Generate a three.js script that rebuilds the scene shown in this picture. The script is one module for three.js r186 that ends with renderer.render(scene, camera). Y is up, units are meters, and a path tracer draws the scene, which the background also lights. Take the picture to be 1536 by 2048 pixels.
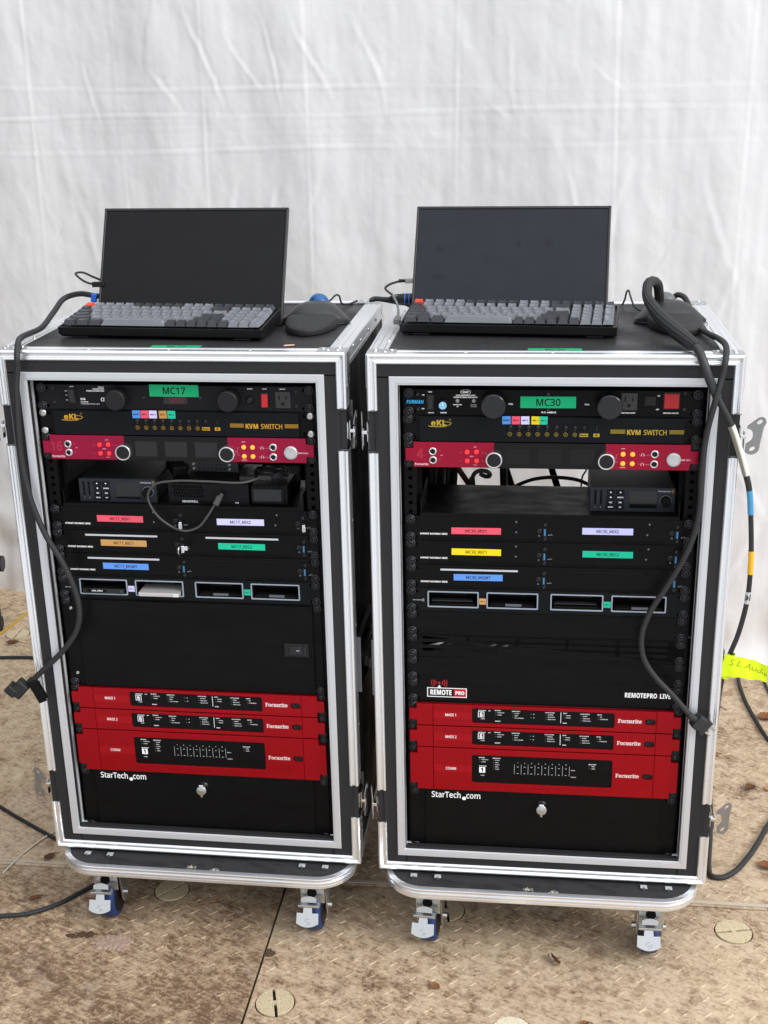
import * as THREE from 'three';
import { RoundedBoxGeometry } from 'three/addons/geometries/RoundedBoxGeometry.js';
import { mergeGeometries } from 'three/addons/utils/BufferGeometryUtils.js';
import { ImprovedNoise } from 'three/addons/math/ImprovedNoise.js';

// ---------------------------------------------------------------- camera, sky, sun, exposure
const scene = new THREE.Scene();
const camera = new THREE.PerspectiveCamera(44.92, 768 / 1024, 0.05, 60);
camera.position.set(0, 1.576, 0);
camera.rotation.set(-0.33709, 0, -0.02175, 'XYZ');
scene.add(camera);
const renderer = new THREE.WebGLRenderer({ antialias: true });
renderer.setSize(768, 1024);
renderer.toneMapping = THREE.LinearToneMapping;
renderer.toneMappingExposure = 1.86;
renderer.shadowMap.enabled = true;

const SUN = new THREE.Vector3(0.72, 0.66, 0.46).normalize();
{ // overcast sky: bright cloud, brightest round the hidden sun, cooler away from it
  const w = 256, h = 128, d = new Float32Array(w * h * 4), dir = new THREE.Vector3();
  for (let j = 0; j < h; j++) for (let i = 0; i < w; i++) {
    const th = ((j + 0.5) / h - 0.5) * Math.PI, ph = ((i + 0.5) / w - 0.5) * 2 * Math.PI;
    dir.set(Math.cos(th) * Math.cos(ph), Math.sin(th), Math.cos(th) * Math.sin(ph));
    const up = Math.max(0, dir.y), c = dir.dot(SUN) * 0.5 + 0.5;
    let L = (0.55 + 0.35 * up) * (0.50 + 0.95 * Math.pow(c, 2.0));
    let r = 0.975, g = 1.0, b = 1.058;
    if (dir.y < 0) { const k = Math.min(1, -dir.y / 0.06); L = L * (1 - k) + 0.2 * k; r = 1 + 0.1 * k; b = 1.03 - 0.2 * k; }
    const o = (j * w + i) * 4; d[o] = L * r; d[o + 1] = L * g; d[o + 2] = L * b; d[o + 3] = 1;
  }
  const sky = new THREE.DataTexture(d, w, h, THREE.RGBAFormat, THREE.FloatType);
  sky.mapping = THREE.EquirectangularReflectionMapping; sky.magFilter = THREE.LinearFilter; sky.minFilter = THREE.LinearFilter;
  sky.needsUpdate = true;
  scene.background = sky; scene.environment = sky;
}
const sun = new THREE.DirectionalLight(new THREE.Color(1, 0.985, 0.96), 0.95);
sun.position.copy(SUN).multiplyScalar(8).add(new THREE.Vector3(0, 0, -2)); sun.target.position.set(0, 0.5, -2);
sun.castShadow = true; sun.shadow.radius = 40; sun.shadow.mapSize.set(2048, 2048);
Object.assign(sun.shadow.camera, { left: -3, right: 3, top: 3, bottom: -3, near: 0.5, far: 20 });
scene.add(sun, sun.target);

// ---------------------------------------------------------------- helpers
let seed = 7;
const rnd = () => { seed = (seed * 1664525 + 1013904223) >>> 0; return seed / 4294967296; };
const V = (x, y, z) => new THREE.Vector3(x, y, z);
const used = {};
function numbered(n) { if (!(n in used)) { used[n] = 0; return n; } used[n]++; return n + '_' + String(used[n]).padStart(3, '0'); }
function clean(g) {
  let q = g.index ? g.toNonIndexed() : g;
  for (const k of Object.keys(q.attributes)) if (!['position', 'normal', 'uv'].includes(k)) q.deleteAttribute(k);
  if (!q.attributes.uv) q.setAttribute('uv', new THREE.BufferAttribute(new Float32Array(q.attributes.position.count * 2), 2));
  if (!q.attributes.normal) q.computeVertexNormals();
  q.clearGroups(); q.morphAttributes = {};
  return q;
}
const join = (l) => (Array.isArray(l) ? (l.length === 1 ? clean(l[0]) : mergeGeometries(l.map(clean))) : l);
function obj(name, geo, mat, parent) {
  const m = new THREE.Mesh(join(geo), mat); m.name = name; m.castShadow = m.receiveShadow = true;
  if (parent) parent.add(m);
  return m;
}
function tag(o, label, category, group, kind) {
  o.userData = { label, category }; if (group) o.userData.group = group; if (kind) o.userData.kind = kind; return o;
}
function frame(x, z, yaw) { return { x, z, yaw, y: 0.2 }; }
const FA = frame(-0.35537, -2.06525, -0.13372), FB = frame(0.27824, -1.97399, -0.12021), FW = { x: 0, z: 0, yaw: 0, y: 0 };
function toWorld(f, [x, y, z]) { const c = Math.cos(f.yaw), s = Math.sin(f.yaw); return V(f.x + c * x + s * z, f.y + y, f.z - s * x + c * z); }
function thing(name, label, category, f, pos, turn = 0, group, tilt = 0) {
  const o = new THREE.Group(); o.name = numbered(name); o.position.copy(toWorld(f, pos));
  o.rotation.set(tilt, f.yaw + turn, 0, 'YXZ'); scene.add(o); return tag(o, label, category, group);
}
// geometry makers
const box = (w, h, d, x = 0, y = 0, z = 0, r = 0) => (r ? new RoundedBoxGeometry(w, h, d, 2, r) : new THREE.BoxGeometry(w, h, d)).translate(x, y, z);
function cyl(r, h, axis, x = 0, y = 0, z = 0, seg = 24, r2 = r, open = false) {
  const g = new THREE.CylinderGeometry(r2, r, h, seg, 1, open);
  if (axis === 'z') g.rotateX(Math.PI / 2); if (axis === 'x') g.rotateZ(-Math.PI / 2);
  return g.translate(x, y, z);
}
const lathe = (pts, seg = 24) => new THREE.LatheGeometry(pts.map(([r, y]) => new THREE.Vector2(r, y)), seg);
const latheZ = (pts, x, y, z, seg = 24) => lathe(pts, seg).rotateX(Math.PI / 2).translate(x, y, z);
function tube(pts, r, seg = 8, n = 0, closed = false) {
  const c = new THREE.CatmullRomCurve3(pts.map((p) => (p.isVector3 ? p : V(...p))), closed, 'centripetal');
  const g = new THREE.TubeGeometry(c, n || Math.max(12, pts.length * 7), r, seg, closed);
  if (closed) return g;
  const a = c.getPoint(0), b = c.getPoint(1);
  return mergeGeometries([clean(g), clean(new THREE.SphereGeometry(r, seg, 6).translate(a.x, a.y, a.z)), clean(new THREE.SphereGeometry(r, seg, 6).translate(b.x, b.y, b.z))]);
}
const poly = (pts) => { const s = new THREE.Shape(); pts.forEach(([x, y], i) => (i ? s.lineTo(x, y) : s.moveTo(x, y))); s.closePath(); return s; };
function rr(x0, y0, x1, y1, r, P = THREE.Shape) {
  const s = new P(); s.moveTo(x0 + r, y0); s.lineTo(x1 - r, y0); s.quadraticCurveTo(x1, y0, x1, y0 + r); s.lineTo(x1, y1 - r); s.quadraticCurveTo(x1, y1, x1 - r, y1);
  s.lineTo(x0 + r, y1); s.quadraticCurveTo(x0, y1, x0, y1 - r); s.lineTo(x0, y0 + r); s.quadraticCurveTo(x0, y0, x0 + r, y0); return s;
}
const circle = (x, y, r, P = THREE.Path) => { const s = new P(); s.absarc(x, y, r, 0, Math.PI * 2, false); return s; };
// extruded sheet whose front face lies at z = front
function sheet(shape, depth, front, bevel = 0.0004, seg = 6) {
  const g = new THREE.ExtrudeGeometry(shape, { depth: depth - 2 * bevel, bevelEnabled: bevel > 0, bevelThickness: bevel, bevelSize: bevel, bevelOffset: -bevel, bevelSegments: 2, curveSegments: seg });
  return g.translate(0, 0, front - depth + bevel);
}
function planarUV(g, w, h, cx = 0, cy = 0) {
  const p = g.attributes.position, uv = new Float32Array(p.count * 2);
  for (let i = 0; i < p.count; i++) { uv[2 * i] = (p.getX(i) - cx) / w + 0.5; uv[2 * i + 1] = (p.getY(i) - cy) / h + 0.5; }
  g.setAttribute('uv', new THREE.BufferAttribute(uv, 2)); return g;
}
// a profile (a inward, b outward; metres) swept from P0 to P1, mitred at either end
function bar(P0, P1, A, B, prof, m0 = 0, m1 = 0) {
  const dir = P1.clone().sub(P0).normalize(), pos = [], n = prof.length;
  const pt = (end, [a, b]) => (end ? P1.clone().addScaledVector(dir, -Math.max(0, a) * m1) : P0.clone().addScaledVector(dir, Math.max(0, a) * m0)).addScaledVector(A, a).addScaledVector(B, b);
  for (let i = 0; i < n; i++) {
    const p = prof[i], q = prof[(i + 1) % n], a = pt(0, p), b = pt(0, q), c = pt(1, q), d = pt(1, p);
    pos.push(a, b, c, a, c, d);
  }
  const tris = THREE.ShapeUtils.triangulateShape(prof.map(([a, b]) => new THREE.Vector2(a, b)), []);
  for (const [i, j, k] of tris) { pos.push(pt(0, prof[i]), pt(0, prof[k]), pt(0, prof[j])); pos.push(pt(1, prof[i]), pt(1, prof[j]), pt(1, prof[k])); }
  if (A.clone().cross(B).dot(dir) * THREE.ShapeUtils.area(prof.map(([a, b]) => new THREE.Vector2(a, b))) < 0) for (let i = 0; i < pos.length; i += 3) [pos[i + 1], pos[i + 2]] = [pos[i + 2], pos[i + 1]];
  const g = new THREE.BufferGeometry().setFromPoints(pos); g.computeVertexNormals();
  return clean(g);
}
// value noise
const vn = new ImprovedNoise();
const fbm = (x, y, o = 4, z = 0.37) => { let a = 0, s = 0.5, f = 1; for (let i = 0; i < o; i++) { a += s * vn.noise(x * f, y * f, z + i * 1.7); f *= 2.03; s *= 0.5; } return a; };
const clamp = (v, a = 0, b = 1) => Math.min(b, Math.max(a, v));
const smooth = (a, b, v) => { const t = clamp((v - a) / (b - a)); return t * t * (3 - 2 * t); };

// tileable grain textures
function dataTex(w, h, fn, srgb, rep) {
  const d = new Uint8Array(w * h * 4);
  for (let j = 0; j < h; j++) for (let i = 0; i < w; i++) { const c = fn(i / w, j / h, i, j), o = (j * w + i) * 4; if (Array.isArray(c)) { d[o] = c[0]; d[o + 1] = c[1]; d[o + 2] = c[2]; } else d[o] = d[o + 1] = d[o + 2] = c; d[o + 3] = 255; }
  const t = new THREE.DataTexture(d, w, h, THREE.RGBAFormat); if (srgb) t.colorSpace = THREE.SRGBColorSpace;
  t.wrapS = t.wrapT = THREE.MirroredRepeatWrapping; t.magFilter = THREE.LinearFilter; t.minFilter = THREE.LinearMipmapLinearFilter; t.generateMipmaps = true;
  if (rep) t.repeat.set(...rep); t.needsUpdate = true; return t;
}
const grainBump = dataTex(256, 256, () => 90 + rnd() * 110);
const mottle = dataTex(256, 256, (u, v) => clamp(0.72 + fbm(u * 7, v * 7, 5) * 0.55 + (rnd() - 0.5) * 0.05, 0, 1) * 255);
const scuff = dataTex(512, 256, (u, v, i, j) => clamp(0.62 + fbm(u * 5, v * 60, 4, 9.1) * 0.5 + fbm(u * 9, v * 9, 3) * 0.35, 0, 1) * 255);
const M = {};
const std = (o) => new THREE.MeshStandardMaterial(o);
const phys = (o) => new THREE.MeshPhysicalMaterial(o);
const lin = (r, g, b) => new THREE.Color().setRGB(r, g, b);
M.laminate = phys({ color: lin(0.0230, 0.0230, 0.0240), roughness: 0.68, specularIntensity: 0.4, bumpMap: grainBump, bumpScale: 0.00012, roughnessMap: mottle });
M.blackMetal = phys({ color: lin(0.0028, 0.0028, 0.0030), roughness: 0.58, specularIntensity: 0.24, roughnessMap: mottle });
const dust = dataTex(512, 256, (u, v) => clamp(58 + fbm(u * 4, v * 6, 4, 3.3) * 26 + (rnd() < 0.0012 ? 60 + rnd() * 90 : 0), 0, 255), true);
M.blackMetal.map = dust; M.blackMetal.color.setRGB(0.070, 0.070, 0.075);
M.blackMatte = phys({ color: lin(0.005, 0.005, 0.005), roughness: 0.85, specularIntensity: 0.3 });
M.blackPlastic = phys({ color: lin(0.008, 0.008, 0.0085), roughness: 0.42, specularIntensity: 0.6 });
M.blackGloss = std({ color: lin(0.004, 0.004, 0.005), roughness: 0.16 });
M.rubber = std({ color: lin(0.016, 0.0165, 0.0175), roughness: 0.62 });
M.rubberGrey = std({ color: lin(0.05, 0.05, 0.048), roughness: 0.6 });
M.alu = std({ color: lin(0.84, 0.855, 0.875), roughness: 0.34, metalness: 0.8, roughnessMap: scuff });
M.aluFlat = std({ color: lin(0.60, 0.612, 0.63), roughness: 0.5, metalness: 0.45, roughnessMap: scuff });
M.zinc = std({ color: lin(0.50, 0.52, 0.52), roughness: 0.33, metalness: 0.85, roughnessMap: mottle });
M.latchPlate = std({ color: lin(0.27, 0.27, 0.265), roughness: 0.4, metalness: 0.7, roughnessMap: mottle });
M.chromeDark = std({ color: lin(0.16, 0.16, 0.165), roughness: 0.3, metalness: 1 });
M.chrome = std({ color: lin(0.72, 0.72, 0.72), roughness: 0.14, metalness: 1 });
M.screw = std({ color: lin(0.035, 0.035, 0.038), roughness: 0.27, metalness: 0.85 });
M.screwSteel = std({ color: lin(0.5, 0.5, 0.48), roughness: 0.28, metalness: 1 });
M.red = phys({ color: lin(0.332, 0.0030, 0.0075), roughness: 0.38, metalness: 0.5, specularIntensity: 0.5, roughnessMap: mottle });
M.wheelBlue = std({ color: lin(0.013, 0.036, 0.14), roughness: 0.45 });
M.white = std({ color: lin(0.75, 0.75, 0.73), roughness: 0.6 });
M.grey = std({ color: lin(0.22, 0.225, 0.23), roughness: 0.5 });
M.steelBright = std({ color: lin(0.7, 0.7, 0.7), roughness: 0.28, metalness: 1 });
const plain = {};
function paint(hex, roughness = 0.5) { const k = hex + roughness; return plain[k] || (plain[k] = std({ color: new THREE.Color(hex), roughness })); }

const memo = new Map(); const once = (k, f) => { if (!memo.has(k)) memo.set(k, f()); return memo.get(k); };
// flat print on a face: coordinates in millimetres from the centre, y up
function print(wmm, hmm, base, draw, S = 4) {
  const c = document.createElement('canvas'); c.width = Math.round(wmm * S); c.height = Math.round(hmm * S);
  const x = c.getContext('2d'); x.fillStyle = base; x.fillRect(0, 0, c.width, c.height);
  const X = (v) => (v + wmm / 2) * S, Y = (v) => (hmm / 2 - v) * S;
  const P = {
    t(s, px, py, size, color = '#cfd0cf', o = {}) {
      x.save(); x.translate(X(px), Y(py)); if (o.rot) x.rotate(o.rot); if (o.sx) x.scale(o.sx, 1); x.fillStyle = color; x.textAlign = o.align || 'center'; x.textBaseline = 'middle';
      x.font = `${o.italic ? 'italic ' : ''}${o.bold ? 'bold ' : ''}${(size * S).toFixed(1)}px ${o.font || 'sans-serif'}`;
      if (o.outline) { x.strokeStyle = color; x.lineWidth = o.outline * S; x.strokeText(s, 0, 0); } else { x.fillText(s, 0, 0); if (!o.thin) { x.strokeStyle = color; x.lineWidth = size * S * 0.035; x.strokeText(s, 0, 0); } } x.restore();
    },
    r(x0, y0, x1, y1, color) { x.fillStyle = color; x.fillRect(X(x0), Y(Math.max(y0, y1)), Math.abs(x1 - x0) * S, Math.abs(y1 - y0) * S); },
    l(pts, color, w = 0.4) { x.strokeStyle = color; x.lineWidth = w * S; x.lineCap = 'round'; x.lineJoin = 'round'; x.beginPath(); pts.forEach(([a, b], i) => (i ? x.lineTo(X(a), Y(b)) : x.moveTo(X(a), Y(b)))); x.stroke(); },
    c(px, py, r, color, w = 0) { x.beginPath(); x.arc(X(px), Y(py), r * S, 0, Math.PI * 2); if (w) { x.strokeStyle = color; x.lineWidth = w * S; x.stroke(); } else { x.fillStyle = color; x.fill(); } },
    arc(px, py, r, a0, a1, color, w) { x.beginPath(); x.arc(X(px), Y(py), r * S, a0, a1); x.strokeStyle = color; x.lineWidth = w * S; x.stroke(); },
    box(x0, y0, x1, y1, color, w = 0.4) { x.strokeStyle = color; x.lineWidth = w * S; x.strokeRect(X(x0), Y(y1), (x1 - x0) * S, (y1 - y0) * S); },
    speck(n, color, smin, smax) { x.fillStyle = color; for (let i = 0; i < n; i++) { const r = (smin + rnd() * (smax - smin)) * S; x.fillRect(rnd() * c.width, rnd() * c.height, r, r * (0.5 + rnd())); } },
    x,
  };
  draw(P);
  const t = new THREE.CanvasTexture(c); t.colorSpace = THREE.SRGBColorSpace; t.anisotropy = 8; return t;
}
const printed = (wmm, hmm, base, draw, o = {}, S) => phys({ map: print(wmm, hmm, base, draw, S), roughness: 0.55, specularIntensity: 0.24, roughnessMap: mottle, ...o });

// ---------------------------------------------------------------- stage floor (rotated like the cases)
const EU = V(0.9911, 0, 0.1330), EV = V(-0.1330, 0, 0.9911);
const uv2w = (u, v, y = 0) => V(EU.x * u + EV.x * v, y, EU.z * u + EV.z * v);
const w2uv = (x, z) => [x * EU.x + z * EU.z, x * EV.x + z * EV.z];
const U0 = -0.506, V0 = -2.136, V1 = -3.19, U2 = 1.9, DISC_R = 0.0345;
const discs = [[-0.4554, -2.1624, 0.75], [-0.2167, -1.8247, 1.72], [0.1079, -2.0778, 1.63], [0.6599, -1.9931, 0.10], [-1.1245, -3.4467, 1.45], [0.203, -1.741, 0.4]].map(([x, z, a]) => ({ uv: w2uv(x, z), a }));
const FW0 = { x: -1.5, z: -4.05, s: 2.75 };
const streakSeeds = []; for (let i = 0; i < 240; i++) streakSeeds.push([rnd(), rnd(), rnd()]);
const floorMaps = (() => {
  const N = 2048, col = new Uint8Array(N * N * 4), rough = new Uint8Array(N * N * 4);
  // scattered debris flecks and scratches are stamped into a small mask first
  const mask = new Float32Array(N * N);
  const stamp = (x, y, r, a) => { const R = Math.ceil(r); for (let j = -R; j <= R; j++) for (let i = -R; i <= R; i++) { const X = Math.round(x) + i, Y = Math.round(y) + j; if (X < 0 || Y < 0 || X >= N || Y >= N) continue; const dd = Math.hypot(i, j) / r; if (dd < 1) mask[Y * N + X] = Math.max(mask[Y * N + X], a * (1 - dd * dd * 0.6)); } };
  for (let k = 0; k < 9500; k++) stamp(rnd() * N, rnd() * N, 0.8 + rnd() * rnd() * 2.4, 0.25 + rnd() * 0.5);
  for (let k = 0; k < 900; k++) { // short dark scratches and rootlets, curling
    let x = rnd() * N, y = rnd() * N, a = rnd() * 6.28; const n = 4 + rnd() * 26, w = 0.7 + rnd() * 0.9, al = 0.25 + rnd() * 0.5;
    for (let i = 0; i < n; i++) { stamp(x, y, w, al); a += (rnd() - 0.5) * 0.7; x += Math.cos(a) * 1.4; y += Math.sin(a) * 1.4; }
  }
  for (let k = 0; k < 9; k++) { let x = rnd() * N, y = rnd() * N, a = (rnd() - 0.5) * 0.4; for (let i = 0; i < 300; i++) { stamp(x, y, 1, 0.35); a += (rnd() - 0.5) * 0.06; x += Math.cos(a) * 1.5; y += Math.sin(a) * 1.5; } }
  const lightC = [0.545, 0.425, 0.288], midC = [0.405, 0.294, 0.186], darkC = [0.150, 0.090, 0.048], paleC = [0.66, 0.57, 0.45];
  const enc = (v) => 255 * (v <= 0.0031308 ? 12.92 * v : 1.055 * Math.pow(v, 1 / 2.4) - 0.055);
  for (let j = 0; j < N; j++) for (let i = 0; i < N; i++) {
    const x = FW0.x + (i / N) * FW0.s, z = FW0.z + (j / N) * FW0.s, u = x * EU.x + z * EU.z, v = x * EV.x + z * EV.z;
    const leftPlate = u < U0 && v > V0 ? 1 : 0;
    const big = fbm(x * 2.3 + 3, z * 2.3, 4), mid = fbm(x * 9, z * 9, 4, 4.2), fine = fbm(x * 46, z * 46, 3, 7.7), gr = vn.noise(x * 300, z * 300, 1.1), fin2 = vn.noise(u * 95 + v * 30, v * 170 - u * 40, 5.1) * 0.6 + vn.noise(x * 210, z * 210, 8.1) * 0.5;
    const dir1 = vn.noise(u * 34 + v * 20, v * 120 - u * 60, 2.2);
    let k = 0.60 + big * 0.50 + mid * 0.42 + (fine * 0.70 + fin2 * 0.62) * (1 - leftPlate * 0.3) + dir1 * 0.30 + gr * 0.24 - leftPlate * 0.30 + (v < V0 ? 0.10 : 0);
    k = clamp(k);
    let r = k > 0.5 ? midC[0] + (lightC[0] - midC[0]) * (k - 0.5) * 2 : darkC[0] + (midC[0] - darkC[0]) * k * 2;
    let g = k > 0.5 ? midC[1] + (lightC[1] - midC[1]) * (k - 0.5) * 2 : darkC[1] + (midC[1] - darkC[1]) * k * 2;
    let b = k > 0.5 ? midC[2] + (lightC[2] - midC[2]) * (k - 0.5) * 2 : darkC[2] + (midC[2] - darkC[2]) * k * 2;
    const pale = smooth(0.16, 0.34, fbm(x * 14 + 9, z * 14, 4, 12.3)) * 0.16; r += (paleC[0] - r) * pale; g += (paleC[1] - g) * pale; b += (paleC[2] - b) * pale;
    const rust = smooth(0.14, 0.3, fbm(x * 26, z * 26 + 5, 4, 21.3)) * 0.5 + smooth(0.2, 0.36, fbm(x * 6 + 11, z * 6, 5, 31.3)) * 0.18;
    r *= 1 - rust * 0.55; g *= 1 - rust * 0.64; b *= 1 - rust * 0.70;
    const m = mask[j * N + i]; r *= 1 - m * 0.7; g *= 1 - m * 0.76; b *= 1 - m * 0.8;
    const o = (j * N + i) * 4; col[o] = enc(r); col[o + 1] = enc(g); col[o + 2] = enc(b); col[o + 3] = 255;
    const q = clamp(0.78 + fine * 0.4 - pale * 0.2) * 255; rough[o] = rough[o + 1] = rough[o + 2] = q; rough[o + 3] = 255;
  }
  const mk = (d, s) => { const t = new THREE.DataTexture(d, N, N, THREE.RGBAFormat); if (s) t.colorSpace = THREE.SRGBColorSpace; t.wrapS = t.wrapT = THREE.MirroredRepeatWrapping; t.magFilter = THREE.LinearFilter; t.minFilter = THREE.LinearMipmapLinearFilter; t.generateMipmaps = true; t.anisotropy = 8; t.needsUpdate = true; return t; };
  return { map: mk(col, true), rough: mk(rough) };
})();
M.floor = std({ map: floorMaps.map, roughnessMap: floorMaps.rough, bumpMap: floorMaps.map, bumpScale: 0.0012, roughness: 1 });
M.lug = std({ map: floorMaps.map, roughness: 0.55, color: lin(1.13, 1.12, 1.1) });
function floorUV(g) { const p = g.attributes.position, a = new Float32Array(p.count * 2); for (let i = 0; i < p.count; i++) { a[2 * i] = (p.getX(i) - FW0.x) / FW0.s; a[2 * i + 1] = (p.getZ(i) - FW0.z) / FW0.s; } g.setAttribute('uv', new THREE.BufferAttribute(a, 2)); return g; }
{
  const floor = new THREE.Group(); floor.name = 'floor'; floor.userData = { kind: 'structure' }; scene.add(floor);
  const gap = 0.0020, us = [-7, U0, U2, 7], vs = [-6, V1, V0, -1.3];
  const slab = (u0, u1, v0, v1) => {
    const s = poly([[u0 + gap, -v1 + gap], [u1 - gap, -v1 + gap], [u1 - gap, -v0 - gap], [u0 + gap, -v0 - gap]]);
    for (const d of discs) if (d.uv[0] > u0 && d.uv[0] < u1 && d.uv[1] > v0 && d.uv[1] < v1) s.holes.push(circle(d.uv[0], -d.uv[1], DISC_R + 0.0022));
    const g = new THREE.ExtrudeGeometry(s, { depth: 0.008, bevelEnabled: true, bevelThickness: 0.0015, bevelSize: 0.0015, bevelOffset: -0.0015, bevelSegments: 1, curveSegments: 32 });
    g.rotateX(-Math.PI / 2); g.translate(0, -0.0095, 0); // shape y -> -z(v)
    const m = new THREE.Matrix4().makeBasis(EU, V(0, 1, 0), EV); g.applyMatrix4(m); return floorUV(clean(g));
  };
  for (let a = 0; a < 3; a++) for (let b = 0; b < 3; b++) obj('deck_plate', slab(us[a], us[a + 1], vs[b], vs[b + 1]), M.floor, floor);
  obj('deck_base', box(15, 0.05, 12, 0, -0.045, -0.5), paint('#1a1511', 0.95), floor);
  { const pv = box(15, 0.03, 7.4, 0, -0.0165, 2.405); pv.applyMatrix4(new THREE.Matrix4().makeBasis(EU, V(0, 1, 0), EV)); const pm = obj('pavement', pv, std({ color: lin(0.50, 0.505, 0.51), roughness: 0.9, roughnessMap: mottle, bumpMap: mottle, bumpScale: 0.002 }), scene); pm.userData = { kind: 'structure' }; }
  // raised tread lugs: short lens-shaped ridges in alternating directions
  const pos = [], nor = [], put = (u, v, ang, L, W, H) => {
    const c = Math.cos(ang), s = Math.sin(ang), loc = (a, b, y) => uv2w(u + a * c - b * s, v + a * s + b * c, y);
    const ring = (k, y) => [[-1, 0], [-0.45, 0.85], [0.45, 0.85], [1, 0], [0.45, -0.85], [-0.45, -0.85]].map(([a, b]) => loc(a * L * (k + (1 - k) * 0.55), b * W * k, y)), o = ring(1, 0.0001), q = ring(0.55, H);
    const T = []; for (let e = 0; e < 6; e++) { const f = (e + 1) % 6; T.push([o[e], o[f], q[f]], [o[e], q[f], q[e]]); }
    T.push([q[0], q[1], q[5]], [q[1], q[2], q[5]], [q[2], q[4], q[5]], [q[2], q[3], q[4]]);
    for (const [A, B, C] of T) { const n = B.clone().sub(A).cross(C.clone().sub(A)); const f = n.y < 0; n.normalize(); if (f) n.negate(); for (const p of f ? [A, C, B] : [A, B, C]) { pos.push(p.x, p.y, p.z); nor.push(n.x, n.y, n.z); } }
  };
  const P = 0.0264; let cnt = 0;
  for (let i = -100; i < 105; i++) for (let j = -100; j < 105; j++) {
    const u = (i + j) * P * 0.72 + 0.01, v = -2.55 + (i - j) * P * 0.72; const w = uv2w(u, v);
    if (w.x < -1.7 || w.x > 1.35 || w.z < -4.3 || w.z > -1.45) continue;
    if (Math.abs(u - U0) < 0.02 || Math.abs(v - V0) < 0.025 || Math.abs(v - V1) < 0.02) continue;
    if (discs.some((d) => Math.hypot(d.uv[0] - u, d.uv[1] - v) < DISC_R + 0.016)) continue;
    const worn = fbm(u * 5 + 2, v * 5, 3, 3.3) + (u > U0 && v > V0 ? -0.05 : 0.04); if (worn < -0.20 || rnd() < 0.08) continue;
    const H = 0.0008 + 0.0008 * clamp(0.5 + worn * 2);
    put(u + (rnd() - 0.5) * 0.002, v + (rnd() - 0.5) * 0.002, ((i + j) & 1 ? 0.80 : -0.76) + (rnd() - 0.5) * 0.08, 0.0112 * (0.85 + 0.25 * rnd()), 0.0029, H); cnt++;
  }
  const g = new THREE.BufferGeometry(); g.setAttribute('position', new THREE.Float32BufferAttribute(pos, 3)); g.setAttribute('normal', new THREE.Float32BufferAttribute(nor, 3));
  const lugs = obj('tread_lug', floorUV(g), M.lug, floor); lugs.userData = { kind: 'stuff' };
  const strip = (u0, u1, v, w, h) => { const g = box(u1 - u0, h, w, (u0 + u1) / 2, h / 2, v, 0.001); g.applyMatrix4(new THREE.Matrix4().makeBasis(EU, V(0, 1, 0), EV)); return clean(g); };
  M.strip = std({ color: lin(0.5, 0.43, 0.34), roughness: 0.75, roughnessMap: mottle, bumpMap: mottle, bumpScale: 0.0008 });
  obj('seam_strip', [strip(U0 + 0.01, 1.85, V0 - 0.012, 0.010, 0.0022), strip(-1.9, U0 - 0.01, V0 - 0.012, 0.007, 0.0018)], M.strip, floor);
}
{ // slotted deck plugs
  const T = print(70, 70, '#c9b998', (p) => { p.speck(260, 'rgba(70,50,28,.55)', 0.3, 1.1); p.speck(90, 'rgba(235,225,200,.7)', 0.5, 2.4); p.speck(60, 'rgba(150,110,60,.5)', 0.5, 2.2); }, 5);
  const mPlug = std({ map: T, roughness: 0.62, metalness: 0.15, bumpMap: T, bumpScale: 0.0005 });
  const labels = ['round slotted deck plug between the two front casters of the left case', 'round slotted deck plug beside the dark floor seam at the bottom, slot upright', 'round slotted deck plug half hidden behind the left front caster of the right case', 'round slotted deck plug on the bare floor right of the right case, slot level', 'small round deck plug far back beside the yellow cable near the curtain', 'white speckled round deck plug cut off by the bottom edge of the photo'];
  discs.forEach((d, i) => {
    const w = uv2w(...d.uv), t = thing('deck_plug', labels[i], 'deck plug', FW, [w.x, 0, w.z], d.a, 'round slotted plugs set in the stage deck');
    const half = () => { const q = new THREE.Shape(), a0 = Math.asin(0.0026 / DISC_R); q.absarc(0, 0, DISC_R, a0, Math.PI - a0, false); q.closePath(); return planarUV(sheet(q, 0.006, 0.0012, 0.0006, 24), 0.07, 0.07); };
    const g = mergeGeometries([clean(half()), clean(half().rotateZ(Math.PI)), clean(box(0.008, 0.0054, 0.005, 0, 0, -0.0016))]); g.rotateX(-Math.PI / 2);
    obj('disc', g, i === 5 ? std({ map: T, color: lin(1.15, 1.25, 1.4), roughness: 0.8 }) : mPlug, t);
    obj('slot_floor', cyl(DISC_R, 0.002, 'y', 0, -0.006, 0, 32), paint('#1d140c', 0.95), t);
  });
}

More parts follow.
